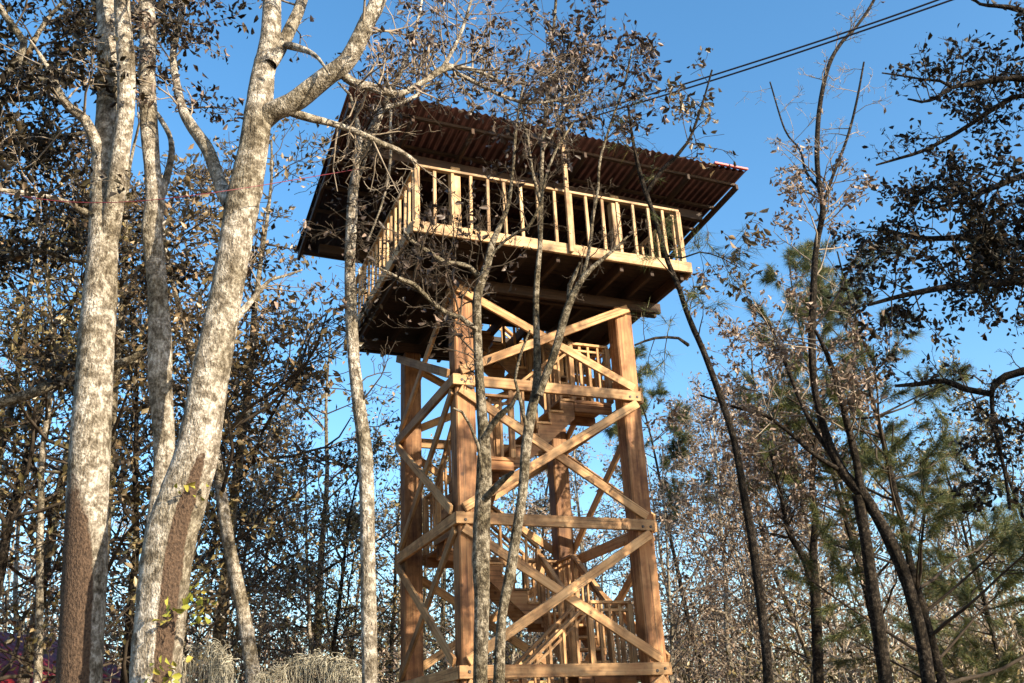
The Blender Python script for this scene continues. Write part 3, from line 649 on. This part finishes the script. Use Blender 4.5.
# --- bare tree against the sky on the right
t = Tree('oak_tree', (0, 0, 0), 'tall dark double trunk whose bare thin top reaches into open sky on the right', )
a = t.limb([(930, 690, 14), (922, 640, 13), (908, 585, 12), (892, 545, 13), (876, 515, 11), (861, 492, 13), (845, 475, 10), (828, 440, 8), (815, 390, 7), (812, 340, 8), (813, 300, 7), (816, 250, 6), (823, 210, 6), (819, 185, 5), (817, 150, 5), (820, 105, 4.5), (829, 65, 4), (842, 42, 3.5), (856, 27, 3), (874, 0, 3), (890, -40, 2)], 13.0, 0, 10, 0.12, 0.05, True)
b = t.limb([(887, 690, 14), (877, 620, 13), (870, 570, 12), (864, 530, 11), (858, 496, 11)], 13.0, 0.0, 10, 0.12, 0.05)
b_ = t.limb([(900, 800, 17), (887, 690, 14)], 13.0, 0.0, 10, 0.12, 0.05)
c = t.limb([(862, 500, 9), (856, 460, 8), (845, 415, 7), (836, 380, 6), (826, 352, 5), (815, 330, 3)], 13.0, -0.6, 8)
d = t.limb([(822, 208, 4), (833, 176, 3.5), (848, 136, 3), (857, 100, 2.5), (864, 62, 2)], 13.0, -0.4, 5)
e = t.limb([(820, 190, 3), (806, 100 + 72, 3), (800, 150, 2), (785, 130, 2), (770, 82, 1.5)], 13.0, 0.4, 5)
f = t.limb([(840, 470, 5), (815, 455, 4.5), (790, 433, 4), (765, 415, 4), (738, 408, 3), (700, 395, 2)], 13.0, -0.8, 6)
g = t.limb([(838, 465, 5), (815, 430, 5), (800, 400, 4), (785, 362, 4), (772, 330, 3), (758, 312, 1.5), (742, 298, 0.8)], 13.0, 0.8, 6)
h = t.limb([(812, 330, 3), (835, 300, 2.5), (850, 268, 2), (868, 240, 2)], 13.0, 0.5, 5)
for q, n_ in ((d, 9), (e, 8), (h, 6)): t.sprout(q, 0.2, 1, n_, 0.6, BARE)
t.sprout(a, 0.78, 1, 14, 0.55, BARE); 
for q, n_ in ((f, 12), (g, 14), (c, 14)): t.sprout(q, 0.3, 1, n_, 1.0, dict(TWIG, leaf=9, bareprob=0.1, leaflv=1))
t.sprout(a, 0.52, 0.72, 16, 1.0, dict(TWIG, leaf=9, bareprob=0.1, leaflv=1))
t.finish(M['dark'], M['ltwig'], M['lf_tan'], 0.085, droop=0.3)

# --- dark forked tree low on the right
t = Tree('oak_tree', (0, 0, 0), 'dark slim trunk forking in a narrow Y between the leaning pine and double trunk')
a = t.limb([(819, 690, 11), (817, 640, 11), (815, 590, 11), (813, 555, 8), (815, 520, 7), (812, 480, 6), (818, 430, 5), (824, 390, 3)], 16, 0, 8, 0.15, 0.05, True)
b = t.limb([(813, 585, 8), (805, 562, 7), (796, 545, 6), (787, 528, 5), (780, 490, 4), (770, 450, 3)], 16, 0, 8)
t.sprout(a, 0.6, 1, 22, 1.2, dict(LEAFY, leaf=7)); t.sprout(b, 0.3, 1, 18, 1.1, dict(LEAFY, leaf=7))
t.finish(M['dark'], M['twig'], M['lf_tan'], 0.09, 4)

# --- the dark leafy tree leaning in from beyond the right edge
t = Tree('oak_tree', (0, 0, 0), 'dark leafed oak whose boughs reach in from beyond the right edge')
a = t.limb([(1190, 760, 60), (1180, 500, 52), (1165, 300, 44), (1150, 100, 34), (1140, -80, 24)], 9, 0, 12, 0.15, 0.05, True)
L1 = t.limb([(1160, 150, 16), (1090, 95, 10), (1024, 79, 7), (995, 80, 6), (972, 84, 5), (950, 88, 4), (938, 97, 4), (922, 102, 3), (908, 99, 2)], 9, -0.5, 7)
L1b = t.limb([(951, 87, 3.5), (940, 81, 3), (920, 79, 2.5), (903, 76, 2), (882, 73, 1.6)], 8.5, -0.2, 5)
L2 = t.limb([(1165, 200, 16), (1090, 130, 10), (1030, 95, 7), (1000, 105, 6), (980, 118, 5), (955, 134, 4.5), (925, 150, 4), (900, 158, 3), (876, 165, 2)], 9, 0.4, 7)
L3 = t.limb([(1165, 330, 18), (1090, 270, 12), (1024, 245, 9), (970, 238, 7), (920, 238, 5), (880, 228, 3)], 9, 0.3, 7)
L4 = t.limb([(1165, 300, 18), (1100, 260, 12), (1024, 280, 9), (960, 285, 7), (905, 295, 5), (868, 305, 3)], 9, -0.3, 7)
L5 = t.limb([(1165, 260, 14), (1100, 210, 10), (1040, 175, 8), (1000, 185, 6), (965, 200, 4), (935, 208, 3)], 9, 0, 7)
L6 = t.limb([(1165, 440, 18), (1090, 380, 12), (1024, 371, 9), (1006, 376, 8), (995, 384, 8), (990, 394, 7), (965, 389, 6), (945, 381, 6), (920, 384, 5), (895, 386, 3)], 9, 0.5, 8)
L7 = t.limb([(992, 392, 5), (993, 420, 4), (1000, 450, 4), (1006, 480, 3), (1010, 510, 3)], 9.3, 0.3, 6)
L8 = t.limb([(1150, 120, 12), (1080, 40, 8), (1020, 10, 6), (980, 4, 3), (965, -10, 2)], 9, -0.2, 6)
t.sprout(L1, 0.4, 0.97, 14, 0.5, dict(LEAFY, kids=(5, 3), leaf=8)); t.sprout(L1b, 0.2, 1, 5, 0.22, dict(TWIG, leaf=8)); t.sprout(L2, 0.4, 0.8, 14, 0.5, dict(LEAFY, kids=(5, 3))); t.sprout(L2, 0.75, 1, 5, 0.3, TWIG)
for q, n_ in ((L3, 24), (L4, 24), (L5, 14)): t.sprout(q, 0.32, 1, n_, 0.62, DENSE)
t.sprout(L6, 0.35, 1, 10, 0.4, TWIG); t.sprout(L7, 0.2, 1, 12, 0.5, LEAFY); t.sprout(L8, 0.4, 1, 8, 0.4, LEAFY)
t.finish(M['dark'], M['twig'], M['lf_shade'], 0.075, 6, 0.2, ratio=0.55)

# --- leafy tree at the far left, standing just outside
t = Tree('oak_tree', (0, 0, 0), 'grey limbed dark leafed oak reaching in from beyond the left edge')
a = t.limb([(-70, 760, 50), (-66, 500, 44), (-60, 300, 38), (-52, 120, 30), (-45, -60, 22)], 8.6, 0, 12, 0.15, 0.05, True)
l1 = t.limb([(-60, 210, 12), (-20, 105, 10), (0, 82, 9), (12, 70, 9), (22, 56, 8), (24, 42, 7), (14, 28, 7), (4, 14, 6), (-8, -6, 5)], 8.6, -0.2, 8)
l2 = t.limb([(-60, 250, 12), (-20, 160, 8), (0, 144, 7), (28, 136, 6), (60, 136, 5), (88, 132, 4), (104, 128, 3)], 8.6, 0.5, 8)
l3 = t.limb([(-64, 470, 14), (-20, 412, 13), (0, 403, 12), (30, 394, 11), (60, 381, 11), (85, 374, 10), (108, 367, 10), (130, 360, 8), (142, 352, 5)], 8.6, 0.4, 9)
l4 = t.limb([(-55, 130, 10), (0, 105, 6), (40, 30, 5), (60, 5, 4), (80, -20, 3)], 8.6, 0.9, 7)
l5 = t.limb([(-60, 300, 12), (0, 262, 7), (40, 250, 6), (80, 262, 4), (130, 250, 3)], 8.6, 1.0, 7)
l6 = t.limb([(0, 100, 6), (40, 95, 6), (75, 60, 5), (120, 45, 3), (160, 55, 2)], 9.2, 0.8, 6)
for q, n_ in ((l1, 8), (l2, 18), (l4, 14), (l5, 16), (l6, 14)): t.sprout(q, 0.25, 1, n_, 0.75, DENSE)
t.sprout(l3, 0.3, 0.85, 8, 0.5, LEAFY)
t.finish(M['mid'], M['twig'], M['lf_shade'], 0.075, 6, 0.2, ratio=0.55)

# ---- generic standing tree, used for the rest of the wood
def standing(t, base, h, r0, o, nb, t0=0.3, spread=0.42, lean=(0, 0), fork=True):
    n = 14; P = []; d = nrm(np.array([lean[0], lean[1], 1.0])); p = np.array([base[0], base[1], -0.3])
    for i in range(n + 1):
        P.append(p.copy()); d = nrm(d + rng.normal(0, 0.055, 3) * np.array([1, 1, 0]) + np.array([0, 0, 0.05])); p = p + d * (h + 0.3) / n
    R = np.array([r0 * (1.5 if i == 0 else 1.0) * (1 - 0.86 * (i / n) ** 0.9) for i in range(n + 1)])
    P, R = catmull(P, R, 0.35); t.tr.tube(P, R, 8, 0.06)
    for i in range(nb):
        f_ = t0 + (1 - t0) * ((i + rng.uniform(0, 1)) / nb); k = min(len(P) - 2, int(f_ * (len(P) - 1)))
        an = rng.uniform(0, 6.283); L_ = h * spread * (1.12 - f_) * rng.uniform(0.6, 1.3) + 0.5
        d = np.array([math.cos(an), math.sin(an), rng.uniform(0.15, 0.9)])
        t.grow(P[k], d, L_, min(R[k] * 0.55, (0.02 * L_ + 0.01) * o.get('thin', 1.0)), 0, o)
def ground_base(px, y):
    p = at(px, 683, y); return np.array([p[0], y, 0.0])
MIDO = dict(thin=0.5, levels=2, kids=(6, 4), wig=0.2, trop=0.05, leaf=8, lr=0.48, spread=0.09, leaflv=1, seg=0.4, tip=0.006)
# individually recognisable trees of the middle distance
def solo(name, label, px, y, h, r0, o, nb, bk, tw, lf, size, t0=0.3, spread=0.4, lean=(0, 0), needles=None):
    b = ground_base(px, y); t = Tree(name, b, label)
    standing(t, b, h, r0, o, nb, t0, spread, lean)
    return t.finish(M[bk], M[tw], M[lf], size, 4, 0.25, needles)
solo('oak_tree', 'pale spotted trunk with dense brown crown between big leaning trunk and deck stem', 277, 13.5, 10.8, 0.14, dict(MIDO, leaf=6), 26, 'pale', 'twig', 'lf_dark', 0.12, 0.52, 0.30)
solo('oak_tree', 'pale straight trunk left of the stained trunk, under dark leaves', 43, 13.5, 10.5, 0.085, dict(MIDO, leaf=5), 24, 'pale', 'twig', 'lf_mix', 0.10, 0.5, 0.26)
solo('oak_tree', 'pale thin stem with tan leaves just right of the tower foot', 723, 21, 10, 0.085, dict(MIDO, leaf=6), 30, 'pale', 'ltwig', 'lf_tan', 0.10, 0.4, 0.32)
PN = dict(thin=0.5, levels=1, kids=8, wig=0.10, trop=0.05, leaf=10, lr=0.36, spread=0.02, leaflv=0, seg=0.35, t0=0.45)
solo('pine_tree', 'shadowy green pine behind the right hand double trunk', 948, 15, 9.6, 0.10, PN, 40, 'dark', 'twig', 'needle', 0.1, 0.25, 0.26, (0, 0), (0.20, 26, 0.0035))
solo('pine_tree', 'slim young pine with yellowish needles at the lower right corner', 1002, 17, 6.6, 0.06, PN, 26, 'dark', 'twig', 'needle', 0.1, 0.15, 0.26, (0, 0), (0.20, 26, 0.0035))
solo('pine_tree', 'light green pine crown behind the bare topped double trunk', 872, 19, 11.5, 0.09, PN, 30, 'dark', 'twig', 'needle', 0.1, 0.5, 0.2, (0, 0), (0.22, 26, 0.0042))
solo('pine_tree', 'pale green pine top behind the leaning trunk right of the tower', 716, 23, 11.0, 0.09, PN, 22, 'dark', 'twig', 'needle', 0.1, 0.6, 0.16, (0, 0), (0.22, 26, 0.005))

# woodland behind: a few kinds, each copied tree by tree
def proto(name, h, r0, o, nb, bk, tw, lf, size, t0, spread):
    t = Tree(name, (0, 0, 0), 'x'); standing(t, (0, 0), h, r0, o, nb, t0, spread)
    return t.finish(M[bk], M[tw], M[lf], size, 4, 0.25)
def dup(root, loc, rz, sc, label, group):
    r = root.copy(); COL.objects.link(r); r.location = loc; r.rotation_euler = (0, 0, rz); r.scale = (sc, sc, sc * rng.uniform(0.92, 1.08))
    r['label'] = label; r['group'] = group
    for ch in root.children:
        c = ch.copy(); COL.objects.link(c); c.parent = r
    return r
protos = [proto('oak_tree', 11, 0.13, dict(MIDO, leaf=5.5, kids=(5, 4)), 26, 'mid', 'twig', 'lf_dark', 0.12, 0.36, 0.30),
          proto('oak_tree', 11, 0.11, dict(MIDO, leaf=5, kids=(5, 4)), 26, 'dark', 'twig', 'lf_mix', 0.13, 0.25, 0.30),
          proto('oak_tree', 10, 0.09, dict(MIDO, leaf=5, kids=(5, 4)), 26, 'pale', 'ltwig', 'lf_tan', 0.11, 0.22, 0.34),
          proto('oak_tree', 10, 0.08, dict(MIDO, leaf=3), 28, 'mid', 'ltwig', 'lf_tan', 0.10, 0.18, 0.34)]
used = [False] * 4
GL = ['dark brown leafed tree in the thicket left of the tower', 'brown leafed tree in the thicket seen through and behind the tower', 'sunlit tan leafed tree in the thicket right of the tower']
GG = ['thicket left of the tower', 'thicket behind the tower', 'thicket right of the tower']
# px, metres ahead, scale, kind
wood_spots = [(-60, 14, 1.0, 0), (10, 16, 1.05, 0), (118, 15, 0.9, 1), (108, 13.5, 1.1, 0), (200, 15.5, 1.1, 0), (150, 17, 1.05, 2), (215, 18, 0.8, 2), (30, 20, 1.0, 2), (330, 19, 0.75, 2), (-15, 13, 0.95, 1), (190, 16, 0.85, 0), (225, 21, 0.95, 1), (310, 20, 0.95, 0), (335, 16.5, 0.62, 1), (250, 26, 0.85, 0), (20, 25, 0.85, 2), (160, 30, 0.9, 2), (350, 24, 0.75, 1),
              (395, 21, 0.75, 1), (440, 24, 0.8, 0), (500, 22, 0.8, 2), (545, 25, 0.92, 1), (590, 22, 0.85, 2), (420, 32, 0.95, 0), (470, 34, 0.9, 1), (560, 33, 0.85, 3), (620, 30, 1.05, 2),
              (660, 20, 0.72, 2), (690, 26, 0.95, 2), (745, 23, 0.95, 3), (780, 28, 1.15, 2), (820, 24, 1.2, 3), (800, 20, 0.8, 3), (850, 29, 1.3, 2), (885, 22, 0.9, 1), (920, 30, 1.0, 3), (960, 26, 0.95, 2), (1000, 22, 0.75, 1), (1040, 28, 0.9, 2), (1070, 20, 0.8, 1), (770, 36, 1.0, 2), (940, 38, 0.9, 2)]
for px, y, sc, k in wood_spots:
    b = ground_base(px, y); b[2] = gz(b[0], b[1]); g_ = 0 if px < 360 else (1 if px < 640 else 2)
    rz = rng.uniform(0, 6.28)
    if not used[k]:
        used[k] = True; o = protos[k]; o.location = b; o.rotation_euler = (0, 0, rz); o.scale = (sc,) * 3; o['label'] = GL[g_]; o['group'] = GG[g_]
    else: dup(protos[k], b, rz, sc, GL[g_], GG[g_])

# unseen trees beside and behind the viewpoint, added to dapple shade and cut sky light
for x, y, sc, k in [(-13, 3, 1, 0), (-10, -3, 0.9, 1), (-15, 9, 1.1, 0), (-9, 8, 0.8, 1), (-18, 15, 1.2, 0), (-7, -9, 1, 2), (0, -13, 1, 1), (7, -16, 0.9, 0), (-14, -12, 1.1, 1),
                    (10.5, 6.5, 0.8, 3), (9.3, 6.0, 1.0, 0), (11, 3.6, 1.05, 1), (4.8, -1.6, 0.95, 3), (12.5, 9, 0.9, 1), (10, -2.5, 0.62, 2), (16, -7, 0.8, 1), (19, 6, 0.8, 1), (20, -1, 1.0, 0), (22, -12, 0.9, 2), (14, -16, 0.8, 1)]:
    dup(protos[k], (x, y, gz(x, y)), rng.uniform(0, 6.28), sc, 'leafy tree added for shade outside the view beside or behind the viewpoint', 'wood around the viewpoint')

# far woodland, one mass
def far_wood():
    acc = Acc(); P = []
    for i in range(420):
        y = rng.uniform(42, 95); x = rng.uniform(-0.75, 0.75) * y; h = rng.uniform(6, 11); z = float(gz(x, y))
        acc.tube([(x, y, z - 0.5), (x + rng.normal(0, .3), y, z + h * 0.5), (x + rng.normal(0, .5), y, z + h)], [0.13, 0.09, 0.03], 5)
        n = 420; q = rng.normal(0, 1, (n, 3)); q /= np.linalg.norm(q, axis=1)[:, None]; q *= rng.uniform(0.2, 1, (n, 1)) ** 0.5
        cl = rng.normal(0, 0.5, (14, 3)); q = q * 0.55 + cl[rng.integers(0, 14, n)]
        P.append(np.array([x, y, z + h * 0.58]) + q * np.array([1.9, 1.9, h * 0.36]))
    P = np.concatenate(P); me1 = acc.mesh('trunks'); me2 = leaf_mesh('leaves', P, 0.24, 4)
    o = link('distant_woodland', me2, M['lf_tan']); tag(o, 'hazy mass of distant woodland closing the view behind the near trees', 'woodland', None, 'stuff')
    link('trunks', me1, M['mid'], o)
far_wood()

# undergrowth
def undergrowth():
    P = []; acc = Acc()
    for i in range(520):
        y = rng.uniform(15, 42); x = rng.uniform(-0.62, 0.62) * y; h = rng.uniform(1.4, 3.9); z = float(gz(x, y))
        if 11.5 < y < 16.5 and -3 < x < 4: continue
        d = rng.normal(0, 0.25, 2)
        acc.tube([(x, y, z - 0.1), (x + d[0] * 0.5, y + d[1] * .5, z + h * 0.5), (x + d[0] * 1.5, y + d[1] * 1.5, z + h)], [0.02, 0.013, 0.005], 3)
        n = int(80 * h); q = rng.normal(0, 1, (n, 3)); cl = rng.normal(0, 0.8, (9, 3)); q = q * 0.42 + cl[rng.integers(0, 9, n)]
        P.append(np.array([x + d[0], y + d[1], z + h * 0.62]) + q * np.array([0.55, 0.55, h * 0.26]))
    P = np.concatenate(P); P = P[P[:, 2] > gz(P[:, 0], P[:, 1]) + 0.02]
    o = link('undergrowth', leaf_mesh('undergrowth', P, 0.10, 4), M['lf_mix']); tag(o, 'tangled scrub of dry leaves and thin stems under the trees', 'undergrowth', None, 'stuff')
    link('stems', acc.mesh('stems'), M['ltwig'], o)
undergrowth()

# grey moss hanging on low branches
def moss(label, tops, y, hang, n):
    acc = Acc(); br = Acc()
    P = [at(px, py, y + 0.1 * math.sin(i)) for i, (px, py) in enumerate(tops)]
    Q, R = catmull(P, [0.02] + [0.014] * (len(P) - 2) + [0.006], 0.08)
    base = np.array([Q[0][0], Q[0][1], 0.0])
    stem = [np.array([base[0] + 0.1, base[1], -0.2]), np.array([base[0] - 0.05, base[1] + 0.05, Q[0][2] * 0.6]), Q[0]]
    br.tube(catmull(stem, [0.035, 0.028, 0.02], 0.2)[0] - base, catmull(stem, [0.035, 0.028, 0.02], 0.2)[1], 6); br.tube(Q - base, R, 5)
    for i in range(n):
        cl = rng.integers(0, len(Q)); q = Q[cl] + rng.normal(0, 0.04, 3); L_ = hang * rng.uniform(0.1, 1.0) ** 1.6 * (0.75 + 0.6 * math.sin(cl * 2.3) * math.sin(cl * 0.9)); k = 9; bend = rng.normal(0, 0.018, 2)
        pts = [q]
        for j in range(k): pts.append(pts[-1] + np.array([bend[0] * (1 - j / 4) + rng.normal(0, 0.009), bend[1] * (1 - j / 4) + rng.normal(0, 0.009), -L_ / k * (0.3 + j * 0.18)]))
        acc.tube(np.array(pts) - base, np.linspace(0.0035, 0.0015, k + 1), 3)
    r = empty('mossy_sapling', base); tag(r, label, 'mossy sapling')
    link('stem', br.mesh('stem'), M['mid'], r); link('hanging_moss', acc.mesh('hanging_moss'), M['moss'], r)
moss('grey hanging moss on a low branch just right of the big leaning trunk', [(186, 660), (198, 648), (210, 644), (222, 652), (228, 668)], 10.5, 0.85, 330)
moss('grey hanging moss over an arched branch left of the slender deck stem', [(262, 676), (285, 666), (305, 657), (322, 658), (342, 662), (358, 676)], 11.0, 0.75, 520)

# cables
def cable(name, P, r, mt, label, cat, group=None, sag=0.0):
    P = np.array(P, float); 
    if len(P) == 2:
        t_ = np.linspace(0, 1, 40)[:, None]; P = P[0] * (1 - t_) + P[1] * t_; P[:, 2] -= sag * 4 * t_[:, 0] * (1 - t_[:, 0])
    else: P, _ = catmull(P, np.ones(len(P)), 0.15)
    acc = Acc(); base = P[0].copy(); acc.tube(P - base, np.full(len(P), r), 6)
    o = link(name, acc.mesh(name), mt); o.location = base; tag(o, label, cat, group)
    return o
yt = float(TOWER[1]) - 0.5
cable('power_cable', [at(522, 132, yt + 0.2), at(720, 73, 9.6), at(943, -2, 8.2), at(1152, -88, 7.4)], 0.011, M['cable'], 'upper of the two black cables running from the tower roof', 'cable', 'cables to the tower roof')
cable('power_cable', [at(524, 137, yt + 0.2), at(720, 78, 9.6), at(943, 3, 8.2), at(1156, -75, 7.4)], 0.011, M['cable'], 'lower of the two black cables running from the tower roof', 'cable', 'cables to the tower roof')
cable('red_wire', [at(-62, 183, 8.3), at(0, 193, 6.3), at(70, 202, 6.15), at(140, 201, 6.1), at(225, 191, 6.15), at(317, 176, 6.7), at(358, 169, 7.5)], 0.003, M['redwire'], 'thin red wire slung across the left hand trunks', 'wire')

# little red roofed building behind the left trunks
def house():
    c = at(-52, 624, 17.0); ra = 1.35; dzh = c[2] - 3.58
    r = empty('red_roofed_house', (c[0], c[1], dzh), ra); tag(r, 'crimson roofed low building half hidden behind the leftmost trunks', 'house')
    def bx(nm, x0, x1, y0, y1, z0, z1, mt, par):
        o = link(nm, box_mesh(x1 - x0, y1 - y0, z1 - z0, mt, 0.01), None, par)
        o.matrix_basis = Matrix.Translation(((x0 + x1) / 2, (y0 + y1) / 2, (z0 + z1) / 2)); return o
    bx('wall', -3, 3, -2, 2, -dzh - 0.2, 2.3, 'wall', r)
    w = bx('window', 0.6, 1.7, -2.03, -1.97, 1.0, 1.9, 'glass', r); 
    bx('door', -1.4, -0.5, -2.03, -1.97, -dzh, 2.0 - dzh, 'deck', r)
    n = 90; xs = np.linspace(-3.5, 3.5, n); wv = 0.03 * np.abs(np.sin(xs * 14)); V = []
    prof = [(-2.6, 2.15), (0, 3.55), (2.6, 2.15)]
    for dz in (0, -0.08):
        for y, z in prof: V.append(np.stack([xs, np.full(n, y), z + wv + dz], -1))
    V = np.concatenate(V); q = np.arange(n - 1)
    st = lambda a, b: np.stack([a * n + q, a * n + q + 1, b * n + q + 1, b * n + q], -1)
    fs = np.concatenate([st(0, 1), st(1, 2), st(4, 3), st(5, 4), st(3, 0), st(2, 5)])
    e_ = []
    for k in (0, n - 1): e_ += [[k, n + k, 4 * n + k, 3 * n + k], [n + k, 2 * n + k, 5 * n + k, 4 * n + k]]
    link('roof', np_mesh('roof', V, [np.concatenate([fs, np.array(e_)])]), M['redroof'], r)
house()

# ------------------------------------------------------------------ light
az, el = math.radians(30), math.radians(22)
sd = math.cos(el) * (math.sin(az) * RW - math.cos(az) * DW) + math.sin(el) * np.array([0, 0, 1.0])
sun_d = bpy.data.lights.new('sun', 'SUN'); sun = bpy.data.objects.new('sun', sun_d); COL.objects.link(sun)
sun_d.energy = 5.0; sun_d.angle = math.radians(0.5); sun_d.color = (1.0, 0.84, 0.62)
sun.rotation_euler = Vector(sd.tolist()).to_track_quat('Z', 'Y').to_euler(); sun.location = (0, -5, 30)
w = bpy.data.worlds.new('World'); scene.world = w; w.use_nodes = True; nt = w.node_tree
sky = nt.nodes.new('ShaderNodeTexSky'); sky.sky_type = 'NISHITA'; sky.sun_disc = False
sky.sun_elevation = el; sky.sun_rotation = math.atan2(sd[0], sd[1]); sky.air_density = 1.0; sky.dust_density = 1.1; sky.ozone_density = 1.5
hsv = nt.nodes.new('ShaderNodeHueSaturation'); hsv.inputs['Saturation'].default_value = 1.28; hsv.inputs['Hue'].default_value = 0.495
nt.links.new(sky.outputs[0], hsv.inputs['Color']); nt.links.new(hsv.outputs[0], nt.nodes['Background'].inputs['Color']); nt.nodes['Background'].inputs['Strength'].default_value = 0.15
vs = scene.view_settings; vs.view_transform = 'Standard'; vs.look = 'None'; vs.exposure = 1.18; vs.gamma = 1
scene.cycles.max_bounces = 6; scene.cycles.transparent_max_bounces = 4; scene.cycles.use_denoising = True
